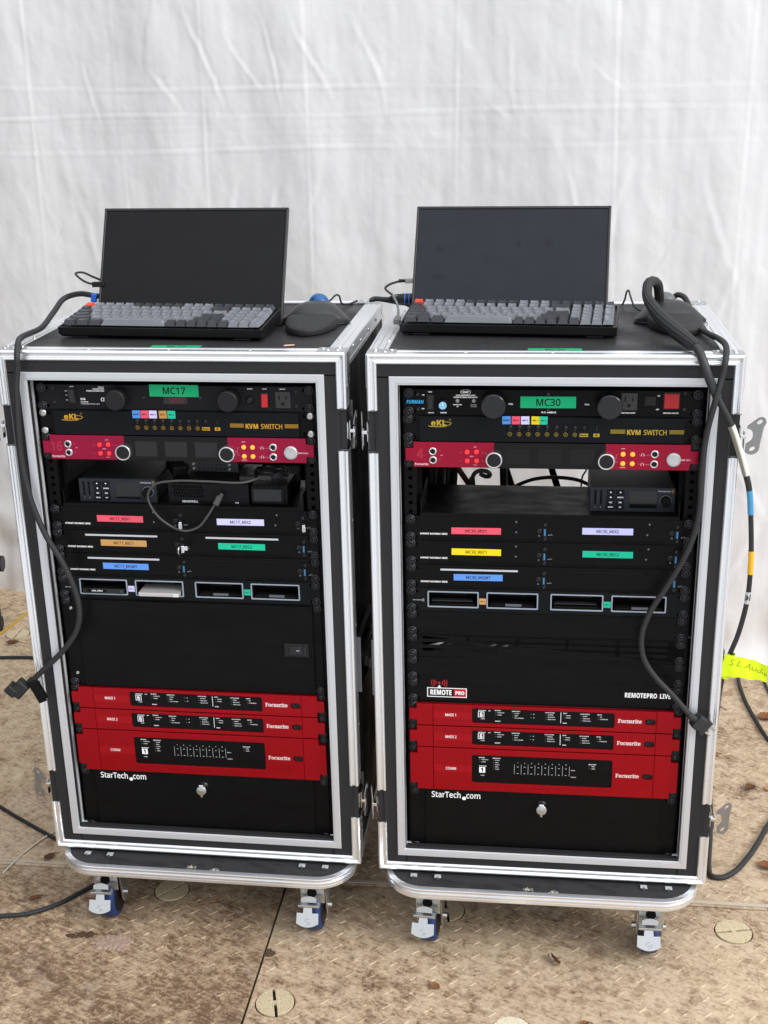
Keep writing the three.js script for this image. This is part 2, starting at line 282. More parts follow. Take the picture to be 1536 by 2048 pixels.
// ---------------------------------------------------------------- curtain
{
  const P0 = V(-1.29, 0, -3.84), T = V(0.9487, 0, 0.3162), Nn = V(-0.3162, 0, 0.9487), S0 = -1.6, S1 = 4.4, H = 2.9, nx = 980, ny = 480;
  const ver = [0.32, 0.607, 0.868, 1.164, 1.578, 1.987, 2.3], hor = [[1.565, -0.012], [1.478, 0.006], [1.382, 0.012]];
  const wr = []; // diagonal drag wrinkles: start s,h, direction, length, width, depth
  for (const [s, h, a, l, w, d] of [[0.82, 1.79, -1.25, 0.26, 0.012, 0.007], [0.93, 1.69, -0.85, 0.16, 0.012, 0.006], [1.03, 1.76, -1.3, 0.22, 0.013, 0.007], [1.12, 1.77, -1.15, 0.24, 0.014, 0.006], [0.7, 1.62, -0.95, 0.13, 0.01, 0.005], [1.3, 1.74, -1.2, 0.2, 0.013, 0.005], [0.5, 1.66, -1.4, 0.17, 0.013, 0.005], [1.35, 1.62, -1.35, 0.12, 0.01, 0.004], [0.98, 1.36, -1.95, 0.2, 0.013, 0.006], [1.1, 1.37, -1.85, 0.18, 0.012, 0.005], [1.2, 1.36, -1.9, 0.16, 0.011, 0.004], [0.4, 1.34, -1.2, 0.3, 0.02, 0.005], [1.66, 1.5, -0.6, 0.06, 0.007, 0.005], [1.8, 1.78, -0.7, 0.08, 0.008, 0.005], [1.93, 1.6, -0.75, 0.09, 0.009, 0.005], [1.85, 1.37, -1.2, 0.22, 0.013, 0.005], [2.05, 1.4, -1.9, 0.26, 0.014, 0.006], [2.2, 1.38, -1.3, 0.25, 0.014, 0.006], [2.1, 1.1, -1.1, 0.2, 0.012, 0.005], [2.32, 1.2, -1.8, 0.3, 0.016, 0.006], [1.7, 1.72, -1.4, 0.2, 0.014, 0.005], [2.38, 0.9, -1.5, 0.3, 0.016, 0.006], [2.25, 0.7, -1.0, 0.25, 0.015, 0.006], [2.42, 0.5, -2.0, 0.3, 0.016, 0.007], [0.15, 0.55, -0.5, 0.2, 0.014, 0.009], [0.1, 0.35, -0.35, 0.25, 0.016, 0.010]]) wr.push([s, h, Math.cos(a), Math.sin(a), l * 1.3, w * (0.45 + 0.5 * rnd()), d * 0.17]);
  for (let i = 0; i < 70; i++) { const a = -1.57 + (rnd() + rnd() - 1) * 0.9; wr.push([-0.4 + rnd() * 3.3, 0.3 + rnd() * 1.6, Math.cos(a), Math.sin(a), 0.10 + rnd() * 0.4, 0.004 + rnd() * 0.016, (rnd() < 0.5 ? -1 : 1) * (0.0002 + rnd() * 0.0005)]); }
  const buckets = new Map();
  for (const w of wr) { const x0 = Math.min(w[0], w[0] + w[2] * w[4]) - 4 * w[5], x1 = Math.max(w[0], w[0] + w[2] * w[4]) + 4 * w[5]; for (let b = Math.floor(x0 * 10); b <= Math.floor(x1 * 10); b++) { if (!buckets.has(b)) buckets.set(b, []); buckets.get(b).push(w); } }
  const disp = (s, h) => {
    let d = 0.022 * vn.noise(s * 2.3 + 7, h * 0.25, 0.5) + 0.008 * vn.noise(s * 6 + h * 0.5, h * 0.5, 3.1) + 0.0017 * vn.noise(s * 14 + h * 1.3, h * 1.1, 8.1) * (0.55 + 0.45 * smooth(0.9, 1.8, s)) + 0.0011 * vn.noise(s * 30, h * 9, 5.1);
    d += 0.0030 * vn.noise(s * 7, h * 6.5, 6.6) + 0.0004 * vn.noise(s * 44, h * 1.6, 2.2) * smooth(0.9, 1.7, s) + 0.0008 * vn.noise(s * 17 + h * 5, h * 15, 3.9) + 0.00035 * vn.noise(s * 60 + h * 30, h * 48, 7.9);
    for (const c of ver) { const e = (s - c - 0.006 * Math.sin(h * 3 + c * 9)) / 0.0055; const q = 0.35 + 0.9 * Math.max(0, 0.3 + vn.noise(c * 7, h * 3, 1.2)); d += q * (0.0008 * Math.exp(-e * e) - 0.0005 * Math.exp(-Math.pow(e - 1.7, 2))); }
    for (const [c, k] of hor) { const e = (h - c - k * s + 0.004 * Math.sin(s * 5 + c * 31)) / 0.0048; const str = (0.42 + 0.45 * (1 - smooth(1.1, 1.8, s))) * (0.5 + 1.1 * Math.max(0, 0.4 + vn.noise(s * 2.6, c * 9, 6.2))); d += str * (0.0013 * Math.exp(-Math.pow(e * 1.5, 2)) - 0.0005 * Math.exp(-Math.pow((e - 1.6) * 0.8, 2))); }
    const band = smooth(1.375, 1.41, h - 0.01 * s) * (1 - smooth(1.47, 1.5, h - 0.006 * s)); d += band * 0.0005 * (1.1 - 0.6 * smooth(1.2, 1.9, s)) * vn.noise(s * 1.7, h * 95, 4.4);
    const bl = buckets.get(Math.floor(s * 10)); if (bl) for (const [ws, wh, cx, cy, l, w, dep] of bl) { const a = (s - ws) * cx + (h - wh) * cy, b = -(s - ws) * cy + (h - wh) * cx + 0.010 * Math.sin(a * 13 + ws * 40) + 0.004 * vn.noise(a * 40, ws * 9, 1.5); if (a > 0 && a < l && Math.abs(b) < 4 * w) { const f = Math.sin((a / l) * Math.PI); d += dep * f * (Math.exp(-(b / w) * (b / w)) - 0.7 * Math.exp(-Math.pow((b - 1.6 * w) / w, 2))); } }
    const low = 1 - smooth(0, 0.5, h); d += low * (0.035 * Math.max(0, 0.4 + vn.noise(s * 3.2, h * 5, 9.9)) + 0.01 * vn.noise(s * 10, h * 9, 2.9));
    return d;
  };
  const pos = new Float32Array((nx + 1) * (ny + 1) * 3), uv = new Float32Array((nx + 1) * (ny + 1) * 2), idx = [];
  for (let j = 0; j <= ny; j++) for (let i = 0; i <= nx; i++) {
    const ti = i / nx; const s = S0 + (S1 - S0) * (ti < 0.12 ? ti / 0.12 * 0.2 : ti > 0.88 ? 0.72 + (ti - 0.88) / 0.12 * 0.28 : 0.2 + (ti - 0.12) / 0.76 * 0.52), h = H * (j / ny), d = disp(s, h), k = j * (nx + 1) + i;
    pos[3 * k] = P0.x + T.x * s + Nn.x * d; pos[3 * k + 1] = h + 0.003; pos[3 * k + 2] = P0.z + T.z * s + Nn.z * d; uv[2 * k] = s; uv[2 * k + 1] = h;
    if (i < nx && j < ny) idx.push(k, k + 1, k + nx + 2, k, k + nx + 2, k + nx + 1);
  }
  const g = new THREE.BufferGeometry(); g.setAttribute('position', new THREE.BufferAttribute(pos, 3)); g.setAttribute('uv', new THREE.BufferAttribute(uv, 2)); g.setIndex(idx); g.computeVertexNormals();
  const N = 512, wv = new Float32Array(N), wh = new Float32Array(N); for (let i = 0; i < N; i++) { wv[i] = rnd(); wh[i] = rnd(); }
  const weave = dataTex(N, N, (u, v, i, j) => 128 + (wv[i] - 0.5) * 40 * (0.6 + fbm(u * 3, v * 9, 3)) + (wh[j] - 0.5) * 8 * (0.6 + fbm(u * 9, v * 3, 3)) + (rnd() - 0.5) * 70);
  weave.wrapS = weave.wrapT = THREE.RepeatWrapping; weave.repeat.set(1 / 0.62, 1 / 0.62);
  const cm = dataTex(N, N, (u, v, i, j) => { const q = 241 + (wv[i] - 0.5) * 4 * (0.6 + fbm(u * 3, v * 9, 3, 5.5)) +  fbm(u * 6, v * 6, 4, 2.6) * 3; return [q, q, q]; }, true); cm.wrapS = cm.wrapT = THREE.RepeatWrapping; cm.repeat.set(1 / 0.62, 1 / 0.62);
  const m = std({ map: cm, bumpMap: weave, bumpScale: 0.0006, roughness: 0.95, side: THREE.DoubleSide });
  const c = new THREE.Mesh(g, m); c.name = 'curtain'; c.castShadow = c.receiveShadow = true; scene.add(c);
  tag(c, 'creased white cloth curtain hanging behind both cases down to the floor', 'curtain');
}

// ---------------------------------------------------------------- road cases
const mm = (l) => l.map(([a, b]) => [a / 1000, b / 1000]);
const EDGE = mm([[0, -30], [-1.6, -30], [-1.6, -22], [-1.0, -21], [-1.0, -12], [-1.7, -11], [-1.7, -2], [-1.5, 0.6], [-0.6, 2.4], [0.8, 3.5], [2.6, 3.8], [4.2, 2.9], [5.6, 1.3], [7.0, 0.5], [8.4, 0.5], [9.6, 1.2], [11.0, 2.9], [12.4, 3.6], [13.8, 3.3], [15.0, 2.2], [15.8, 0.8], [15.8, 0], [0, 0]]);
const TOPEDGE = mm([[0, -28], [-1.6, -28], [-1.6, -20], [-0.9, -19], [-0.9, -10], [-1.6, -9], [-1.6, 0.4], [0, 1.5], [3, 1.8], [4, 0.9], [10, 0.9], [11, 1.8], [13, 1.8], [14, 0.9], [21, 0.9], [22, 1.8], [24, 1.8], [25, 0.9], [31, 0.9], [32, 0.2], [32, 0], [0, 0]]);
const INNER = mm([[0, 0], [0, 1.6], [1.0, 2.4], [10.4, 2.4], [10.9, 1.5], [11.6, 1.5], [12.0, 2.3], [13.6, 2.1], [14.6, 0.4], [15, -5], [14.2, -6], [14.2, -10], [15, -11], [15, -15], [14.2, -16], [14.2, -19], [15, -20], [15, -24], [13.4, -24], [13.4, 0]]);
const X = V(1, 0, 0), Y = V(0, 1, 0), Zv = V(0, 0, 1), nX = V(-1, 0, 0), nY = V(0, -1, 0), nZ = V(0, 0, -1);
const CW = 0.301, CT = 0.9505, CB = -0.0355, CF = 0.018, CD = 0.478;
const rivetGeo = clean(new THREE.SphereGeometry(0.0036, 10, 6, 0, Math.PI * 2, 0, Math.PI / 2).scale(1, 0.55, 1));
const rivet = (p, dirn, parent) => { const m = obj('rivet', rivetGeo, M.steelBright, parent); m.position.set(...p); if (dirn === 'x') m.rotation.z = -Math.PI / 2; if (dirn === '-x') m.rotation.z = Math.PI / 2; if (dirn === 'z') m.rotation.x = Math.PI / 2; return m; };
function latchPlate() { // kidney-shaped latch plate with two slots and a bite out of its inner edge
  const s = new THREE.Shape(); s.moveTo(-0.010, 0.016); s.lineTo(0.006, 0.029); s.quadraticCurveTo(0.018, 0.034, 0.019, 0.021); s.lineTo(0.015, 0.012); s.lineTo(0.011, -0.016); s.quadraticCurveTo(0.012, -0.031, -0.002, -0.033); s.quadraticCurveTo(-0.010, -0.032, -0.012, -0.027); s.lineTo(-0.011, -0.014); s.quadraticCurveTo(0.001, -0.008, -0.001, 0.002); s.quadraticCurveTo(-0.002, 0.010, -0.011, 0.011); s.closePath();
  for (const [x, y] of [[0.0085, 0.022], [-0.0005, -0.023]]) { const p = new THREE.Path(); p.absellipse(x, y, 0.005, 0.0032, 0, Math.PI * 2, false, 0.6); s.holes.push(p); }
  return sheet(s, 0.0016, 0.0008, 0.0003, 8);
}
function makeCase(f, name, label, latchAngles, rearTop, rearX) {
  const t = thing(name, label, 'flight case', f, [0, 0, 0]);
  // plywood shell
  const zc = (CF - CD) / 2, dep = CF + CD;
  obj('side_panel', box(0.010, CT - CB - 0.004, dep - 0.004, -CW + 0.0055, (CT + CB) / 2, zc), M.laminate, t);
  obj('side_panel', box(0.010, CT - CB - 0.004, dep - 0.004, CW - 0.0055, (CT + CB) / 2, zc), M.laminate, t);
  obj('top_panel', box(2 * CW - 0.024, 0.010, dep - 0.004, 0, CT - 0.0055, zc), M.laminate, t);
  obj('bottom_panel', box(2 * CW - 0.024, 0.010, dep - 0.004, 0, CB + 0.0055, zc), M.laminate, t);
  // front face boards round the opening
  const board = (n, x0, x1, y0, y1) => obj(n, box(x1 - x0, y1 - y0, 0.012, (x0 + x1) / 2, (y0 + y1) / 2, CF - 0.0065, 0.0008), M.laminate, t);
  board('top_rail', -CW + 0.011, CW - 0.011, 0.9135, CT - 0.011);
  board('stile', -CW + 0.011, -0.2505, CB + 0.011, 0.9115); board('stile', 0.2505, CW - 0.011, CB + 0.011, 0.9115);
  board('bottom_rail', -0.2490, 0.2490, CB + 0.011, 0.0145);
  // outer aluminium edging, interrupted at the latches
  const g1 = 0.0655, g2 = 0.1345, g3 = 0.783, g4 = 0.857;
  for (const s of [-1, 1]) {
    const A = V(-s, 0, 0), x = s * CW;
    obj('edge_strip', bar(V(x, CB, CF), V(x, g1, CF), A, Zv, EDGE, 1, 0), M.alu, t);
    obj('edge_strip', bar(V(x, g2, CF), V(x, g3, CF), A, Zv, EDGE), M.alu, t);
    obj('edge_strip', bar(V(x, g4, CF), V(x, CT, CF), A, Zv, EDGE, 0, 1), M.alu, t);
    obj('edge_strip', bar(V(x, CT, CF - 0.0305), V(x, CT, -CD), A, Y, TOPEDGE), M.alu, t);
    obj('edge_strip', bar(V(x, CB, CF - 0.0305), V(x, CB, -CD), A, nY, TOPEDGE), M.alu, t);
    obj('edge_strip', bar(V(x, CB, -CD), V(x, CT, -CD), A, nZ, EDGE, 1, 1), M.alu, t);
  }
  obj('edge_strip', bar(V(-CW, CT, CF), V(CW, CT, CF), nY, Zv, EDGE, 1, 1), M.alu, t);
  obj('edge_strip', bar(V(-CW, CB, CF), V(CW, CB, CF), Y, Zv, EDGE, 1, 1), M.alu, t);
  obj('edge_strip', bar(V(-CW, CT, -CD), V(CW, CT, -CD), nY, nZ, EDGE, 1, 1), M.alu, t);
  // inner channel round the rack opening
  const ix = 0.2655, it = 0.9145, ib = -0.0045;
  obj('opening_trim', bar(V(-ix, it, CF), V(ix, it, CF), nY, Zv, INNER, 1, 1), M.aluFlat, t);
  obj('opening_trim', bar(V(-ix, ib, CF), V(ix, ib, CF), Y, Zv, INNER, 1, 1), M.aluFlat, t);
  obj('opening_trim', bar(V(-ix, ib, CF), V(-ix, it, CF), X, Zv, INNER, 1, 1), M.aluFlat, t);
  obj('opening_trim', bar(V(ix, ib, CF), V(ix, it, CF), nX, Zv, INNER, 1, 1), M.aluFlat, t);
  // rack rails with their holes, front and back
  const rs = rr(-0.0105, 0.001, 0.0105, 0.889, 0.001);
  for (let i = 0; i < 20; i++) for (const k of [6.35, 22.225, 38.1]) rs.holes.push(circle(0, (i * 44.45 + k) / 1000, 0.0036));
  const rg = mergeGeometries([clean(sheet(rs, 0.0025, 0, 0.0002, 5)), clean(box(0.0025, 0.886, 0.03, 0.0092, 0.445, -0.0155))]);
  for (const s of [-1, 1]) { const r = obj('rack_rail', rg, M.blackMetal, t); r.position.set(s * 0.2345, 0, -0.0045); if (s > 0) r.scale.x = -1; obj('rail_backing', box(0.074, 0.936, 0.003, s * 0.2535, 0.445, -0.031), M.blackMatte, t); obj('back_rail', box(0.02, 0.886, 0.003, s * 0.2345, 0.445, -0.44), M.blackMetal, t); }
  obj('top_filler', box(0.432, 0.034, 0.003, 0, 0.905, -0.030), M.blackMatte, t); obj('bottom_filler', box(0.432, 0.030, 0.003, 0, -0.009, -0.030), M.blackMatte, t);
  obj('rear_panel', box(rearX + 0.288, rearTop + 0.02, 0.008, (rearX - 0.288) / 2, (rearTop - 0.02) / 2, -CD + 0.012), M.laminate, t);
  for (const s of [-1, 1]) obj('rear_stile', box(0.066, 0.93, 0.008, s * 0.255, 0.455, -CD + 0.021), M.laminate, t);
  // corner braces, rivets
  for (const s of [-1, 1]) {
    for (const z of [CF - 0.0165, -CD + 0.018]) { obj('corner_brace', box(0.048, 0.0012, 0.030, s * (CW - 0.023), CT + 0.0024, z, 0.0005), M.zinc, t); }
    for (const [x, z] of [[0.288, 0.008], [0.272, 0.009], [0.262, -0.004], [0.289, -0.007]]) rivet([s * x, CT + 0.003, z], 'y', t);
    for (const [x, z] of [[0.288, -0.468], [0.266, -0.466]]) rivet([s * x, CT + 0.003, z], 'y', t);
    for (let i = 0; i < 3; i++) rivet([s * 0.276, CT + 0.0010, -0.09 - i * 0.14], 'y', t);
    for (const [y, z] of [[0.945, -0.001], [0.932, -0.001], [0.905, -0.008], [0.945, -0.07], [0.936, -0.16], [0.936, -0.26], [0.936, -0.36]]) rivet([s * (CW + 0.0013), y, z], s > 0 ? 'x' : '-x', t);
    for (const y of [0.02, 0.035, 0.05, 0.25, 0.45, 0.65]) rivet([s * (CW + 0.0013), y, -0.008], s > 0 ? 'x' : '-x', t);
    obj('corner_brace', box(0.0012, 0.056, 0.030, s * (CW + 0.0024), CT - 0.029, CF - 0.0185, 0.0005), M.zinc, t);
  }
  for (const x of [-0.14, 0.0, 0.14]) rivet([x, CT + 0.0009, 0.006], 'y', t);
  // latches
  const plate = latchPlate();
  for (const [side, yc, ang, roll] of latchAngles) {
    const L = new THREE.Group(); L.name = 'latch'; L.position.set(side * CW, yc, 0.002); L.scale.x = side; t.add(L);
    obj('latch_dish', [box(0.0012, 0.071, 0.034, -0.0150, 0, -0.0015), box(0.017, 0.0015, 0.034, -0.007, 0.0352, -0.0015), box(0.017, 0.0015, 0.034, -0.007, -0.0352, -0.0015), box(0.017, 0.069, 0.0012, -0.007, 0, -0.018), box(0.004, 0.086, 0.0012, 0.0035, 0, -0.020)], M.chromeDark, L);
    obj('latch_barrel', [cyl(0.0042, 0.028, 'y', -0.002, -0.004, 0.004, 16), box(0.012, 0.005, 0.006, -0.006, 0.010, 0.004, 0.001), box(0.0016, 0.034, 0.018, 0.0035, -0.004, -0.004, 0.0005), cyl(0.0025, 0.06, 'y', -0.010, 0, -0.006, 10)], M.chrome, L);
    const p = obj('latch_plate', plate, M.latchPlate, L); p.position.set(0.0245, -0.002, 0.004); p.rotation.y = ang; p.rotation.z = roll || 0;
    if (ang > 0.6) p.position.x = 0.0125;
    obj('latch_hook', [box(0.010, 0.006, 0.010, 0.008, -0.004, 0.003, 0.001), box(0.0018, 0.03, 0.012, 0.0105, -0.012, 0.001, 0.0006)], M.chrome, L);
  }
  // recessed side handles
  for (const s of [-1, 1]) {
    const h = new THREE.Group(); h.name = 'side_handle'; h.position.set(s * (CW + 0.001), 0.37, -0.085); h.scale.x = s; t.add(h);
    obj('handle_dish', [box(0.002, 0.11, 0.15, 0.0012, 0, 0, 0.0008), box(0.007, 0.11, 0.003, 0.004, 0, 0.0735), box(0.007, 0.11, 0.003, 0.004, 0, -0.0735), box(0.007, 0.003, 0.144, 0.004, 0.0535, 0), box(0.007, 0.003, 0.144, 0.004, -0.0535, 0)], M.chromeDark, h);
    obj('handle_grip', [box(0.013, 0.022, 0.10, 0.013, -0.006, 0, 0.005), cyl(0.003, 0.115, 'z', 0.005, 0.012, 0, 10)], M.rubber, h);
    for (const z of [-0.066, 0.066]) for (const y of [-0.045, 0.045]) rivet([0.0024, y, z], 'x', h);
  }
  return t;
}
const caseA = makeCase(FA, 'flight_case', 'black flight case with aluminium edges on the left, its rack holding the unit taped MC17', [[-1, 0.82, 0.55, 0], [1, 0.82, 1.5, 0], [-1, 0.1, 0.25, 0.25], [1, 0.1, 1.48, 0]], 0.62, 0.196);
const caseB = makeCase(FB, 'flight_case', 'black flight case with aluminium edges on the right, its rack holding the unit taped MC30', [[-1, 0.82, 1.42, 0], [1, 0.82, 0, 0], [-1, 0.1, 1.36, 0], [1, 0.1, 0.25, 0.1]], 0.42, 0.288);
caseA.userData.group = caseB.userData.group = 'matching rack flight cases side by side';
// green tape strip on the front edge of each lid
for (const [c, s] of [[caseA, 'MC17'], [caseB, 'MC30']]) {
  const m = printed(88, 20, '#14a06c', (p) => p.t(s, 0, 0, 13, '#0b1410'), { roughness: 0.6 });
  const a = obj('label_tape', planarUV(new THREE.PlaneGeometry(0.088, 0.020), 0.088, 0.020), m, c); a.rotation.x = -Math.PI / 2; a.position.set(0.004, CT + 0.0008, -0.0225);
  a.userData = { label: 'green label tape reading ' + s + ' on the lid' };
}

// ---------------------------------------------------------------- wheeled dollies
const pedal = (() => { const s = new THREE.Shape(); s.moveTo(-0.021, 0.013); s.lineTo(-0.009, 0.0125); s.lineTo(-0.008, 0.024); s.lineTo(0.008, 0.024); s.lineTo(0.009, 0.0125); s.lineTo(0.021, 0.013); s.lineTo(0.0215, -0.007); s.quadraticCurveTo(0, -0.021, -0.0215, -0.007); s.closePath(); return sheet(s, 0.0022, 0.0011, 0.0006, 8); })();
const pedalTop = (() => { const s = new THREE.Shape(); s.moveTo(-0.015, 0); s.lineTo(0.015, 0); s.lineTo(0.015, 0.008); s.quadraticCurveTo(0, 0.016, -0.015, 0.008); s.closePath(); return sheet(s, 0.002, 0.001, 0.0005, 8); })();
const forkSide = (() => { const s = poly([[-0.032, 0.058], [0.026, 0.058], [0.012, -0.012], [0.006, -0.020], [-0.010, -0.020], [-0.018, -0.006]]); return sheet(s, 0.003, 0.0015, 0.0006, 6); })();
const medallion = mergeGeometries([clean(new THREE.TorusGeometry(0.0052, 0.0005, 6, 20)), clean(box(0.0008, 0.006, 0.0006, -0.0012, 0, 0)), clean(box(0.0008, 0.004, 0.0006, 0.0012, -0.001, 0)), clean(box(0.004, 0.0008, 0.0006, 0, -0.002, 0))]);
function caster(x, z, yaw, front) {
  const c = new THREE.Group(); c.name = 'caster'; c.position.set(x, -0.2, z); c.rotation.y = yaw;
  const wz = -0.004; // wheel axle below the swivel, slightly behind
  const w = obj('wheel', latheZ([[0.012, -0.016], [0.036, -0.016], [0.045, -0.0155], [0.049, -0.012], [0.05, -0.005], [0.05, 0.005], [0.049, 0.012], [0.045, 0.0155], [0.036, 0.016], [0.036, 0.0115], [0.014, 0.0115], [0.012, 0.016]], 0, 0, 0, 40).rotateY(Math.PI / 2).translate(0, 0.05, wz), M.wheelBlue, c);
  obj('hub', [cyl(0.0395, 0.0335, 'x', 0, 0.05, wz, 36), cyl(0.014, 0.034, 'x', 0, 0.05, wz, 20)], M.blackPlastic, c);
  const side = forkSide.clone().rotateY(-Math.PI / 2);
  obj('fork', [side.clone().translate(-0.0235, 0.05, wz), side.clone().translate(0.0235, 0.05, wz), box(0.050, 0.003, 0.058, 0, 0.1085, wz + 0.003, 0.001), cyl(0.027, 0.012, 'y', 0, 0.116, -0.002, 28, 0.024), box(0.047, 0.034, 0.003, 0, 0.094, 0.0295, 0.001)], M.zinc, c);
  obj('mounting_plate', box(0.086, 0.0035, 0.086, 0, 0.1255, -0.002, 0.0015), M.zinc, c);
  for (const k of [1, -1]) obj('axle_bolt', cyl(0.006, 0.007, 'x', 0.0285 * k, 0.05, wz, 6), M.steelBright, c);
  if (front) {
    const p = obj('brake_pedal', [pedal.clone().rotateX(-0.50).translate(-0.006, 0.062, 0.064), box(0.042, 0.005, 0.012, -0.004, 0.086, 0.050, 0.001)], M.zinc, c);
    const md = obj('embossed_mark', medallion, M.zinc, p); md.rotation.x = -0.5; md.position.set(-0.005, 0.060, 0.0668);
    obj('brake_release', pedalTop.clone().rotateX(-0.35).translate(-0.004, 0.093, 0.052), M.zinc, c);
    obj('swivel_cap', [cyl(0.0095, 0.0016, 'z', -0.001, 0.1005, 0.0318, 20)], M.blackMatte, c);
  }
  return c;
}
function dolly(f, label, yaws) {
  const t = thing('wheeled_dolly', label, 'dolly', f, [0, 0, 0], 0, 'castered dollies under the cases');
  const x0 = 0.291, z0 = -0.535, z1 = 0.07, r = 0.075, top = -0.0425;
  const shape = (e) => { const s = new THREE.Shape(), R = r - e, a = -x0 + e, b = x0 - e, c = -z1 + e, d = -z0 - e; s.moveTo(a + R, c); s.lineTo(b - R, c); s.absarc(b - R, c + R, R, -Math.PI / 2, 0, false); s.lineTo(b, d - R); s.absarc(b - R, d - R, R, 0, Math.PI / 2, false); s.lineTo(a + R, d); s.absarc(a + R, d - R, R, Math.PI / 2, Math.PI, false); s.lineTo(a, c + R); s.absarc(a + R, c + R, R, Math.PI, Math.PI * 1.5, false); return s; };
  const up = (g, y) => g.rotateX(-Math.PI / 2).translate(0, y, 0);
  const topTex = once('dollytop', () => print(600, 620, '#2b2b2c', (p) => { p.speck(90, 'rgba(190,180,160,.35)', 0.5, 3); p.x.globalAlpha = 0.35; for (let i = 0; i < 26; i++) { p.x.fillStyle = '#111112'; p.x.beginPath(); p.x.ellipse(rnd() * 900, 830 + rnd() * 90, 12 + rnd() * 34, 6 + rnd() * 10, rnd() - 0.5, 0, 7); p.x.fill(); } p.x.globalAlpha = 1; for (const [a, b] of [[-22, -282], [26, -286]]) for (let i = 0; i < 60; i++) p.c(a + (rnd() + rnd() - 1) * 11, b + (rnd() + rnd() - 1) * 7, 0.4 + rnd() * 0.9, 'rgba(214,205,188,.75)'); }, 1.5));
  const bs = planarUV(sheet(shape(0.012), 0.014, 0, 0.0002, 16), 0.6, 0.62, 0, 0.23); up(bs, top - 0.0008);
  obj('board', bs, std({ map: topTex, roughness: 0.7, bumpMap: grainBump, bumpScale: 0.0001 }), t);
  const ring = (e0, e1) => { const s = shape(e0); s.holes.push(shape(e1)); return s; };
  obj('edge_trim', [up(sheet(ring(0, 0.0115), 0.004, 0, 0.0012, 24), top), up(sheet(ring(0.0022, 0.0115), 0.004, 0, 0.0002, 24), top - 0.0041), up(sheet(ring(0.0, 0.0115), 0.006, 0, 0.001, 24), top - 0.0082), up(sheet(ring(0.001, 0.0115), 0.007, 0, 0.001, 24), top - 0.0143)], M.alu, t);
  for (const x of [-0.235, -0.19, 0.19, 0.235]) obj('locating_clip', [box(0.013, 0.004, 0.010, x, top + 0.0018, 0.030, 0.001), cyl(0.003, 0.004, 'z', x, top + 0.003, 0.036, 10)], M.steelBright, t);
  const cs = [[-0.207, 0.0], [0.207, 0.0], [-0.207, -0.45], [0.207, -0.45]];
  cs.forEach(([x, z], i) => t.add(caster(x, z, yaws[i], i < 2)));
  return t;
}
dolly(FA, 'castered dolly board with rounded aluminium rim carrying the left flight case', [0.06, 0.02, 2.4, 1.9]);
dolly(FB, 'castered dolly board with rounded aluminium rim carrying the right flight case', [-0.06, 0.0, 2.1, 2.6]);

// ---------------------------------------------------------------- rack units
const U = 0.04445, uy = (n, u) => (20 - n - u / 2) * U;
const screwGeo = mergeGeometries([clean(latheZ([[0.0085, -0.0005], [0.0085, 0.0006], [0.0070, 0.0016], [0.0058, 0.0012]], 0, 0, 0, 20)), clean(latheZ([[0.0058, 0.0006], [0.0057, 0.0022], [0.0045, 0.0034], [0.0028, 0.0038], [0.0024, 0.0036], [0.0022, 0.0018], [0, 0.0016]], 0, 0, 0, 18))]);
const panGeo = mergeGeometries([clean(latheZ([[0.0066, 0], [0.0066, 0.0008], [0.0058, 0.0024], [0.0038, 0.0034], [0, 0.0037]], 0, 0, 0, 20)), clean(box(0.0012, 0.006, 0.0006, 0, 0, 0.0036)), clean(box(0.006, 0.0012, 0.0006, 0, 0, 0.0036))]);
const tinyGeo = mergeGeometries([clean(latheZ([[0.0032, 0], [0.0031, 0.0008], [0.0022, 0.0013], [0.0012, 0.0012], [0.0010, 0.0004], [0, 0.0004]], 0, 0, 0, 14))]);
function put(name, geo, mat, parent, x, y, z = 0, rz = 0) { const m = obj(name, geo, mat, parent); m.position.set(x, y, z); m.rotation.z = rz; return m; }
function screws(t, h, mat = M.screw, geo = screwGeo, x = 0.2353, z = 0.0002, dx = 0) { for (const sx of [-1, 1]) for (const sy of [-1, 1]) put('rack_screw', geo, mat, t, sx * x + (rnd() - 0.5) * 0.001 + dx, sy * (h / 2 - 0.0064), z, rnd() * 3); }
const PW = 0.4824;
function unit(f, n, u, name, label, cat, group) { return thing(name, label, cat, f, [0, uy(n, u), 0], 0, group); }
function facePlate(t, u, mat, { holes = [], depth = 0.003, front = 0, w = PW, notch = 0, name = 'faceplate', x = 0, slots = true, bevel = 0.0004 } = {}) {
  const h = u * U - 0.0008, s = rr(-w / 2 + x, -h / 2, w / 2 + x, h / 2, 0.0008);
  for (const q of holes) s.holes.push(q);
  if (slots) for (const sx of [-1, 1]) for (const sy of [-1, 1]) { const cx = sx * 0.2305, cy = sy * (u * U / 2 - 0.0064); s.holes.push(rr(cx - 0.0075, cy - 0.0034, cx + 0.0075, cy + 0.0034, 0.0033, THREE.Path)); }
  return obj(name, planarUV(sheet(s, depth, front, bevel), PW, u * U), mat, t);
}
const chassis = (t, u, d = 0.28, w = 0.438, z0 = -0.004) => obj('chassis', box(w, u * U - 0.002, d, 0, 0, z0 - d / 2), M.blackMetal, t);
const ps = (u, draw, base = '#1b1b1c', o = {}) => printed(482.4, u * 44.45, base, (p) => { p.speck(30 * u, 'rgba(190,180,165,.30)', 0.15, 0.5); draw(p); }, o);
const W1 = '#f2f2f0', W2 = '#8f9190';
function tape(parent, x, y, w, h, color, text, size, z = 0.0008, rot = 0, o = {}) {
  const m = once('tape' + color + text + w, () => printed(w * 1000, h * 1000, color, (p) => p.t(text, 0, -0.2, size, '#14161a', o), { roughness: 0.5 }, 8));
  const g = planarUV(box(w, h, 0.0005), w, h); const b = put('label_tape', g, m, parent, x, y, z, rot);
  b.userData = { label: `${o.cname} label tape` + (o.words ? ` reading ${text}` : '') }; return b;
}
